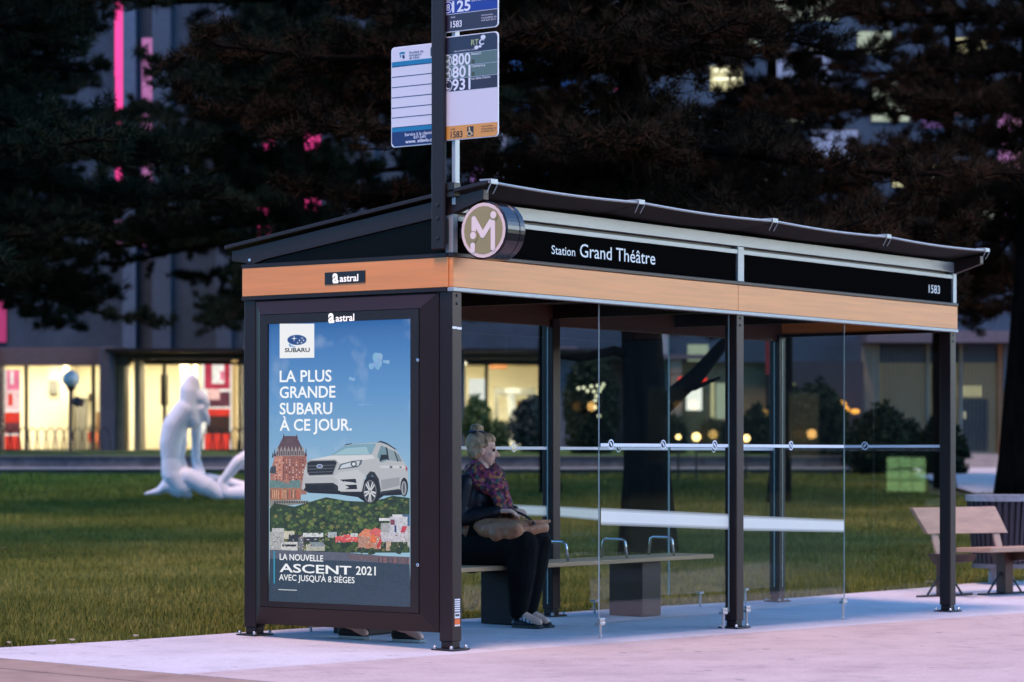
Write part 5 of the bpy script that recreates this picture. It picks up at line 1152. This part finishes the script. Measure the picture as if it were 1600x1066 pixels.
# ------------------------------------------------------------------ globe lamp and its spotlight on the bank
LD = 63
lp = thing('globe_lamp', 'grey globe lamp with a small spotlight on a thin post before the shops', 'lamp post', cf(px(110, LD), LD, pz(706, LD)))
c_ = cf(px(111, LD), LD, pz(592, LD))
MB().sphere(c_, px(813.5, LD), 24, 16).build('globe', mat('frosted_globe', (.62, .68, .72), .25, var=.08), lp, smooth=True)
m = MB(); m.tube([cf(px(110, LD), LD, pz(707, LD)), cf(px(110, LD), LD, pz(660, LD)), cf(px(111, LD), LD, pz(612, LD)), cf(px(111, LD), LD, pz(604, LD))], [.05, .045, .05, .12], 10); m.build('post', mat('plum_metal', (.05, .025, .035), .5, .2), lp)
s0, s1 = cf(px(116, LD), LD-.1, pz(626, LD)), cf(px(130, LD), LD-.2, pz(630, LD))
m = MB(); m.tube([s0, s0.lerp(s1, .3), s1], [.05, .12, .10], 12); m.tube([cf(px(110, LD), LD, pz(627, LD)), s0], .03, 6); m.build('spotlight', mat('plum_metal2', (.06, .03, .04), .4), lp)
WIRE = mat('black_wire', (.012, .012, .012), .6)
for nm, us in (('hoop fence with black arches in front of the left shop window', range(2, 160, 14)), ('hoop fence with black arches behind the white sculpture', range(318, 384, 14))):
    m = MB(); us = list(us)
    for u in us:
        m.tube([cf(px(u+14*math.cos(a)*.72+7, 65), 65, pz(706-38*max(0, math.sin(a)), 65)) for a in np.linspace(0, math.pi, 9)], .016, 5)
    o = m.build('hoop_fence', WIRE); tag(o, 'low '+nm, 'fence')

# ------------------------------------------------------------------ white sculpture on the lawn
SD = 48.0
WH = mix_mat('white_resin', [(.72, .76, .84), (.80, .84, .92), (.84, .88, .95)], [.3, .5, .7], 2, .45, .1, 12)
def sp3(u, v, w_=0, d=0): return cf(px(u, SD)+0, SD+d, pz(v, SD))
def prim(a, ra, b, rb_, da=0, db=0): return ('c', sp3(*a, d=da), px(800+ra, SD), sp3(*b, d=db), px(800+rb_, SD))
def q_(x, y): return (x/3.5525, 520+y/3.5525)
def chain(*pts):
    """pts: (x, y, radius, depth)"""
    return [prim(q_(*a[:2]), a[2]/3.5525, q_(*b[:2]), b[2]/3.5525, a[3] if len(a) > 3 else 0, b[3] if len(b) > 3 else 0) for a, b in zip(pts, pts[1:])]
S = chain((1064, 262, 34), (1052, 320, 54), (1052, 400, 56))+chain((1080, 270, 28), (1082, 330, 34), (1120, 368, 34), (1146, 398, 22))+chain((1120, 420, 32), (1150, 470, 16), (1158, 512, 8))+chain((1105, 430, 32), (1122, 485, 16))
S += chain((1040, 420, 66), (968, 520, 68), (946, 610, 62), (946, 700, 52), (954, 790, 58))+chain((1050, 430, 60), (1074, 490, 46))
S += chain((1000, 480, 34, .05), (1012, 590, 26, .1), (1004, 690, 17, .1), (1022, 770, 24, .05))+chain((1078, 480, 34, .25), (1078, 600, 27, .3), (1076, 700, 26, .3), (1104, 790, 32, .2))
S += chain((955, 790, 60), (1015, 868, 52), (1042, 905, 28))+chain((932, 842, 38), (884, 880, 22), (808, 894, 9))+chain((1040, 800, 54), (1150, 856, 56), (1235, 912, 32))+chain((1140, 810, 30, .4), (1250, 832, 30, .5), (1400, 880, 36, .5))+chain((930, 850, 40), (1000, 900, 24))
off = cf(px(300, SD), SD, pz(781, SD))
me = blob(S, .022, 3, off)
o = link_mesh('sculpture', me, WH); o.location = off
tag(o, 'white bowed kneeling figure sculpture with long hair on the lawn', 'sculpture')
S = [prim((395, 703), 8, (372, 722), 10, .2, 0), prim((372, 722), 10, (356, 742), 8), prim((356, 742), 8, (345, 755), 6), prim((345, 755), 7, (352, 770), 11), prim((352, 772), 10, (395, 772), 17), prim((395, 700), 9, (430, 690), 10), prim((395, 770), 16, (440, 772), 18), prim((430, 690), 12, (445, 730), 13), prim((445, 730), 13, (440, 770), 14)]
off = cf(px(385, SD), SD, pz(787, SD)); me = blob(S, .028, 5, off); o = link_mesh('sculpture', me, WH); o.location = off
tag(o, 'second white figure sculpture partly hidden by the advertising case', 'sculpture')

# ------------------------------------------------------------------ trees
BARK = mix_mat('pine_bark', [(.002, .0015, .0012), (.005, .0035, .003), (.012, .009, .008)], [.3, .5, .7], 3, .95, .9, 14, stretch=(3, 3, .6), spec=.05)
NEED = mix_mat('pine_needles', [(.004, .009, .006), (.007, .015, .009), (.013, .021, .011)], [.35, .5, .65], .9, .9, spec=.1)
NEED_LIT = mix_mat('pine_needles_warm_lit', [(.009, .0058, .0034), (.015, .0098, .0052), (.025, .0135, .007)], [.35, .5, .65], .9, .9, spec=.1)  # warm light on the right-hand pines, tinted into the needle colour
LEAFM = mix_mat('shrub_leaves', [(.006, .014, .008), (.012, .027, .013), (.02, .036, .018)], [.35, .5, .65], 2, .8, spec=.15)
def tufts(P, D, n, ln, wd, rng, spread=.75):
    """n needle triangles at each point P, around direction D"""
    m = len(P); P = np.repeat(P, n, 0); D = np.repeat(D, n, 0)
    d = D*spread+rng.normal(size=(m*n, 3))*.62; d /= np.linalg.norm(d, axis=1)[:, None]
    s = np.cross(d, rng.normal(size=(m*n, 3))); s /= np.linalg.norm(s, axis=1)[:, None]+1e-9
    l = ln*(.6+.6*rng.random((m*n, 1))); a = P+rng.normal(size=P.shape)*ln*.18
    V = np.stack([a+s*wd*.5, a-s*wd*.5, a+d*l], 1).reshape(-1, 3)
    return V
def pine_mesh(seed, H=14, base=2.6, R=4.2, r0=.25, gap=.46, dens=1.0, lean=(0, 0), bare=0):
    rng = np.random.default_rng(seed); tr = MB(); limbs = MB(); P = []; D = []; Pu = []; Du = []
    cx_ = lambda z: np.array([lean[0]*z+.10*math.sin(z*.55+seed), lean[1]*z+.08*math.sin(z*.43+seed*2), z])
    zs = np.linspace(0, H, 16); tr.tube([cx_(z) for z in zs], [r0*(1.25 if z == 0 else 1)*(1-z/H)**1.25+.012 for z in zs], 12)
    z = base
    while z < H-.4:
        f = (z-base)/(H-base); Lm = R*(1-f)**.75*(.75+.5*rng.random())*(1 if f > .06 else .85)
        for q in range(rng.integers(2, 4)):
            a = rng.random()*2*math.pi; L_ = Lm*(.6+.5*rng.random()); dz = (-.22+.55*f)*L_+rng.normal()*.2
            o = cx_(z+rng.random()*gap); dirh = np.array([math.cos(a), math.sin(a), 0]); pts = []
            side = np.array([-math.sin(a), math.cos(a), 0]); wv = rng.normal()*.3
            for k in range(8):
                t_ = k/7; pts.append(o+dirh*L_*t_+side*wv*math.sin(t_*3)*.6+np.array([0, 0, dz*t_**1.3+.32*max(0, t_-.65)*L_*.6]))
            limbs.tube(pts, [.055*(1-.85*k/7)*(.6+L_/5) for k in range(8)], 6)
            nb = int(6+L_*6.5)
            for k in range(nb):
                t_ = .07+.93*(k+rng.random())/nb; i = min(int(t_*7), 6); p0 = pts[i]+(pts[i+1]-pts[i])*(t_*7-i)
                sg = 1 if rng.random() < .5 else -1; bl = (.35+.75*(1-abs(t_-.5)))*(.5+.6*rng.random())*min(1, L_/2.5)
                bd = dirh*.55+side*sg*(.9)+np.array([0, 0, rng.normal()*.22-.04]); bd /= np.linalg.norm(bd)
                p1 = p0+bd*bl*.6+np.array([0, 0, -.04]); p2 = p0+bd*bl+np.array([0, 0, .06])
                if z < 9: limbs.tube([p0, p1, p2], [.014, .010, .005], 4, cap=False)
                for j in range(int(3+bl*5)):
                    u_ = rng.random()**.7; pp_ = p0+(p2-p0)*u_
                    if rng.random() < bare: continue
                    (P if z < 9.2 else Pu).append(pp_); (D if z < 9.2 else Du).append(bd*.6+np.array([0, 0, .5]))
        z += gap*(.7+.6*rng.random())
    for z in np.arange(base+.2, H-1, .014):          # twigs close round the stem
        a = rng.random()*6.283; r_ = .2+.75*rng.random()
        P.append(cx_(z)+np.array([math.cos(a)*r_, math.sin(a)*r_, 0])); D.append(np.array([math.cos(a)*.5, math.sin(a)*.5, .6]))
    V = tufts(np.array(P), np.array(D), int(26*dens), .17, .017, rng)
    if Pu: V = np.concatenate([V, tufts(np.array(Pu), np.array(Du), 9, .26, .05, rng)])
    def mk(mb):
        me = bpy.data.meshes.new('m'); me.from_pydata(mb.v, [], mb.f); me.update()
        for p in me.polygons: p.use_smooth = True
        return me
    cr = bpy.data.meshes.new('crown'); n = len(V)//3
    cr.vertices.add(len(V)); cr.vertices.foreach_set('co', V.astype(np.float32).ravel()); cr.loops.add(n*3); cr.loops.foreach_set('vertex_index', np.arange(n*3, dtype=np.int32))
    cr.polygons.add(n); cr.polygons.foreach_set('loop_start', np.arange(0, n*3, 3, dtype=np.int32)); cr.polygons.foreach_set('loop_total', np.full(n, 3, np.int32)); cr.update(calc_edges=True)
    return mk(tr), mk(limbs), cr
pines = [pine_mesh(3, base=3.6, dens=1.4), pine_mesh(8, R=4.6, base=3.9, dens=1.4), pine_mesh(14, H=14, R=4.4, base=3.7, dens=1.4)]
slim = pine_mesh(41, H=14, base=4.2, R=4.7, r0=.17, dens=1.4)
def pine(u, d, kind, rz, label, needles=NEED, s=1.0, r0=None, zv=None):
    p = cf(px(u, d), d, 0); z = gz(p.x, p.y)
    t = thing('pine_tree', label, 'tree', (p.x, p.y, z), 'pines between the shelter and the theatre', rz); t.scale = (s, s, s)
    a, b, c = kind if isinstance(kind, tuple) else pines[kind]
    link_mesh('trunk', a if kind == 'own' else a.copy(), BARK, t); link_mesh('limbs', b.copy(), BARK, t); link_mesh('crown', c.copy(), needles, t)
    return t
pine(-80, 42, 0, 1.0, 'dark pine at the left edge of the picture with its trunk out of view')
pine(398, 66, slim, 2.9, 'slim far pine whose trunk is hidden behind the advertising case')
pine(-14, 64, slim, 0.6, 'slim far pine in front of the pier at the left edge of the picture', s=1.1)
pine(-190, 31, 1, 2.2, 'nearest dark pine, its branches reaching in at the upper left corner')
pine(450, 41, 2, 1.9, 'pine whose trunk rises behind the low end of the shelter roof')
pine(655, 46, 0, 3.9, 'pine behind the timetable sign and the stop post')
big = pine_mesh(21, H=15, base=3.4, R=4.6, r0=.27, gap=.40, dens=1.3)
bt = pine(998, 30, big, 0, 'thick trunked pine seen through the middle of the shelter glass', NEED_LIT)
m = MB(); m.tube([at(u, v, 30+q) for u, v, q in ((1000, 668, 0), (1030, 640, -.1), (1060, 612, -.25), (1090, 586, -.3), (1118, 552, -.4), (1160, 505, -.5))], [.13, .115, .10, .09, .07, .04], 10); m.tube([at(1062, 610, 29.75), at(1085, 606, 29.6), at(1125, 590, 29.5)], [.045, .035, .015], 6)
m.tube([at(996, 560, 30), at(960, 548, 29.8), at(905, 560, 29.5), at(860, 556, 29.3)], [.07, .055, .04, .02], 8); m.build('low_limb', BARK, bt, smooth=True)
pine(862, 50, slim, 5.5, 'pine behind the high end of the shelter roof and the round sign', NEED_LIT)
pine(1214, 46, slim, 2.7, 'warm tinted pine above the right half of the shelter roof', NEED_LIT)
pine(1479, 52, slim, 5.9, 'warm tinted pine behind the right end of the shelter', NEED_LIT, 1.05)
lean = pine_mesh(33, H=13, base=4.4, dens=1.3, R=4.3, r0=.27, lean=(-.02, .0))
pine(1590, 40, lean, 1.3, 'dark trunked pine beside the litter bin at the right edge', NEED_LIT)
pine(1740, 46, 1, .9, 'warm tinted pine at the right edge with its trunk out of view', NEED_LIT)
pine(-20, 60, 2, 3.0, 'far pine close to the theatre at the left edge of the picture', s=1.05)
# low slanting limb of the thick pine, seen through the glass: dead branches
def shrub(u, d, w_, v0, v1, label, m_=LEAFM, n=1500, ls=.07, seed=1):
    rng = np.random.default_rng(seed); c = cf(px(u, d), d, 0); h0, h1 = pz(v1, d), pz(v0, d)
    o = thing('shrub', label, 'shrub', (c.x, c.y, h0))
    rw = px(800+w_/2, d); P = rng.normal(size=(n, 3)); P /= np.linalg.norm(P, axis=1)[:, None]; P *= (rng.random((n, 1))**.4)
    P *= 1+.22*np.sin(P[:, :1]*5+seed)*np.cos(P[:, 1:2]*4)
    P = P*np.array([rw, rw, (h1-h0)*.5])+np.array([0, 0, (h1-h0)*.5]); P[:, 2] = np.maximum(P[:, 2], .05)
    V = tufts(P, np.tile([0, 0, .6], (n, 1)), 6, ls*2, ls, rng, .5)
    tri_cloud('foliage', V, np.arange(len(V)).reshape(-1, 3), m_, o)
    st = MB()
    for k in range(7):
        a = k*.9; st.tube([(0, 0, 0), (rw*.3*math.cos(a), rw*.3*math.sin(a), (h1-h0)*.4), (rw*.6*math.cos(a+.3), rw*.6*math.sin(a+.3), (h1-h0)*.8)], [.03, .02, .008], 6)
    st.build('stems', BARK, o, local=True)
shrub(832, 64, 66, 625, 706, 'rounded blue green shrub in front of the lit shop behind the woman', mat('blue_green_leaves', (.012, .035, .035), .7, var=.3), seed=2)
shrub(744, 66, 40, 622, 706, 'light green plant in front of the white lit screen', mat('light_leaves', (.06, .11, .03), .7, var=.3), 700, seed=3)
shrub(776, 66, 36, 660, 706, 'small light green plant under the white tall sculpture', mat('light_leaves2', (.06, .10, .03), .7, var=.3), 500, seed=4)
shrub(925, 62, 84, 560, 720, 'dark bush behind the string of white bulbs', seed=5, n=2200)
shrub(1268, 60, 120, 600, 740, 'dark bush below the cluster of orange lamps', seed=6, n=2600)
shrub(1180, 62, 60, 640, 735, 'dark low bush just right of the middle shelter post', seed=7)
shrub(1380, 58, 110, 640, 755, 'dark green bush left of the far right shelter post', seed=8, n=2400)
shrub(1470, 58, 70, 655, 760, 'dark bush between the far right post and the steps', seed=9)
shrub(1120, 64, 70, 660, 728, 'dark low bush behind the amber lamps', seed=10)
shrub(1040, 64, 60, 650, 728, 'dark bush beneath the pale wall panel', seed=11)
# red banner on a pole beyond the shelter
bd_ = 40
bn_ = thing('banner', 'dark red vertical banner on a thin pole behind the right half of the shelter', 'banner', cf(px(1222, bd_), bd_, pz(770, bd_)))
m = MB(); fbox(m, 1196, 1221, bd_, bd_+.02, 500, 586, bd_); m.build('banner_cloth', mat('red_cloth', (.16, .012, .016), .8, var=.2), bn_)
m = MB(); m.tube([cf(px(1223, bd_), bd_, pz(772, bd_)), cf(px(1223, bd_), bd_, pz(470, bd_))], .035, 8); m.build('pole', DARKM, bn_)

# ------------------------------------------------------------------ grass blades and fallen leaves
rng = np.random.default_rng(7)
TURF = bpy.data.materials.new('grass_blades'); TURF.use_nodes = True; nt = TURF.node_tree; bs = nt.nodes['Principled BSDF']; bs.inputs['Roughness'].default_value = .7; bs.inputs['Specular IOR Level'].default_value = .2
tc = nt.nodes.new('ShaderNodeTexCoord'); n1_ = nt.nodes.new('ShaderNodeTexNoise'); n1_.inputs['Scale'].default_value = .55; n1_.inputs['Detail'].default_value = 5; nt.links.new(tc.outputs['Object'], n1_.inputs['Vector'])
n2_ = nt.nodes.new('ShaderNodeTexNoise'); n2_.inputs['Scale'].default_value = 24; nt.links.new(tc.outputs['Object'], n2_.inputs['Vector'])
ad_ = nt.nodes.new('ShaderNodeMath'); ad_.operation = 'MULTIPLY_ADD'; ad_.inputs[1].default_value = .6; nt.links.new(n2_.outputs['Fac'], ad_.inputs[0]); sb_ = nt.nodes.new('ShaderNodeMath'); sb_.operation = 'MULTIPLY'; sb_.inputs[1].default_value = .5; nt.links.new(n1_.outputs['Fac'], sb_.inputs[0]); nt.links.new(sb_.outputs[0], ad_.inputs[2])
cr = nt.nodes.new('ShaderNodeValToRGB'); e = cr.color_ramp.elements
for k, (p_, c_) in enumerate([(.36, (.066, .080, .010)), (.52, (.145, .140, .018)), (.62, (.205, .185, .034)), (.74, (.31, .25, .08))]):
    if k > 1: e.new(p_)
    e[k].position = p_; e[k].color = c_+(1,)
nt.links.new(ad_.outputs[0], cr.inputs[0])
c2 = nt.nodes.new('ShaderNodeValToRGB'); e2 = c2.color_ramp.elements      # darker, greener turf farther back from the pavement
for k, (p_, c_) in enumerate([(.36, (.020, .060, .008)), (.55, (.048, .115, .014)), (.75, (.095, .165, .03))]):
    if k > 1: e2.new(p_)
    e2[k].position = p_; e2[k].color = c_+(1,)
nt.links.new(ad_.outputs[0], c2.inputs[0])
sx_ = nt.nodes.new('ShaderNodeSeparateXYZ'); nt.links.new(tc.outputs['Object'], sx_.inputs[0]); mr_ = nt.nodes.new('ShaderNodeMapRange'); mr_.inputs[1].default_value = 13; mr_.inputs[2].default_value = 30; nt.links.new(sx_.outputs['Y'], mr_.inputs[0])
mm_ = nt.nodes.new('ShaderNodeMix'); mm_.data_type = 'RGBA'; nt.links.new(mr_.outputs[0], mm_.inputs[0]); nt.links.new(cr.outputs[0], mm_.inputs[6]); nt.links.new(c2.outputs[0], mm_.inputs[7]); nt.links.new(mm_.outputs[2], bs.inputs['Base Color'])
N = 420000
t_ = 16.2*np.exp(rng.random(N)*math.log(57.5/15.5)); u_ = rng.uniform(-.215, .215, N)
X = CAMX+ST*t_+CT*u_*t_; Y = CAMY+CT*t_-ST*u_*t_
edge = 1.862+.03*np.sin(X*1.7)+.018*np.sin(X*9.1)+.012*np.sin(X*23.)
ok = (Y > edge+.012*rng.normal(size=N)) | ((X > 11.06) & (Y > 1.5)); ok &= ~((X > 10.9) & (Y < 1.55))
pl = np.array([(x, y) for x, y in zip(X[ok], Y[ok])]); t_ = t_[ok]
G_ = np.array([gz(x, y) for x, y in pl])-.03
# keep the plaza free
q = (pl[:, 0]-CAMX)*CT-(pl[:, 1]-CAMY)*ST
kp = ~((t_ > 49.3) & (q/t_*FPX+800 > 1450)); pl, t_, G_ = pl[kp], t_[kp], G_[kp]; n = len(pl)
a = rng.random(n)*6.283; h_ = (.040+.045*rng.random(n)**1.6)*(1+.012*(t_-16))*(1+.30*np.sin(pl[:, 0]*2.3+1.3*np.sin(pl[:, 1]*1.7))*np.cos(pl[:, 1]*2.9+pl[:, 0]*.6)); w_ = .0045*(t_/17); ln_ = rng.normal(size=(n, 2))*.35
base_ = np.column_stack([pl, G_]); s_ = np.column_stack([np.cos(a), np.sin(a), np.zeros(n)])*w_[:, None]
tip = base_+np.column_stack([ln_*h_[:, None], h_])
V = np.stack([base_+s_, base_-s_, tip], 1).reshape(-1, 3)
tag(tri_cloud('grass', V, np.arange(len(V)).reshape(-1, 3), TURF), 'short dry green grass growing all over the lawn', 'grass', kind='stuff')
LEAF = [mat('tan_leaf', (.42, .26, .13), .7, var=.2), mat('pale_leaf', (.50, .42, .30), .7, var=.2), mat('yellow_leaf', (.34, .26, .06), .7, var=.2)]
leaves = [(4, 858, .09, 0, 'tan fallen leaf lying on the lawn at the left edge of the picture'), (14, 1006, .05, 1, 'small pale fallen leaf on the lawn edge at the far left'), (82, 1003, .05, 1, 'pale fallen leaf at the lawn edge, second from the left'), (113, 1002, .06, 1, 'pale fallen leaf at the lawn edge beside the white concrete'), (148, 971, .05, 2, 'yellow fallen leaf in the grass left of the shelter'), (212, 996, .07, 1, 'pale fallen leaf at the lawn edge nearest the shelter'), (1451, 912, .10, 1, 'white curled leaf in the grass left of the far right post'), (1415, 913, .04, 1, 'tiny pale leaf in the grass behind the right opening'), (1528, 904, .05, 1, 'small white leaf in the grass under the park bench'), (924, 952, .04, 1, 'pale leaf at the lawn edge behind the shelter glass')]
for k, (u, v, s, mi_, lab) in enumerate(leaves):
    lo, hi = 14., 40.
    for _ in range(40):
        md = (lo+hi)/2; p = at(u, v, md)
        if p.z > gz(p.x, p.y)+.02: lo = md
        else: hi = md
    p = at(u, v, lo); r = random.Random(k); m = MB(); a0 = r.random()*6
    ring_ = [(1, 0), (.55, .25), (.35, .55), (.1, .3), (-.3, .5), (-.5, .2), (-1, .0), (-.5, -.22), (-.25, -.5), (.05, -.3), (.4, -.5), (.55, -.2)]
    pts = []
    for i, (x, y) in enumerate(ring_):
        X_ = x*math.cos(a0)-y*math.sin(a0); Y_ = x*math.sin(a0)+y*math.cos(a0); pts.append(Vector((p.x+X_*s*.5, p.y+Y_*s*.5, p.z+s*.10+s*.3*abs(y)*(1 if i % 2 else .6)+s*.12*abs(x))))
    cN = Vector((p.x, p.y, p.z+s*.06)); V = [cN]+pts; n_ = len(pts)
    m.add(V+[q_-Vector((0, 0, .002)) for q_ in V], [(0, 1+i, 1+(i+1) % n_) for i in range(n_)]+[(n_+1, n_+2+(i+1) % n_, n_+2+i) for i in range(n_)]+[(1+i, n_+2+i, n_+2+(i+1) % n_, 1+(i+1) % n_) for i in range(n_)])
    tag(m.build('fallen_leaf', LEAF[mi_]), lab, 'leaf', 'fallen leaves on the lawn')
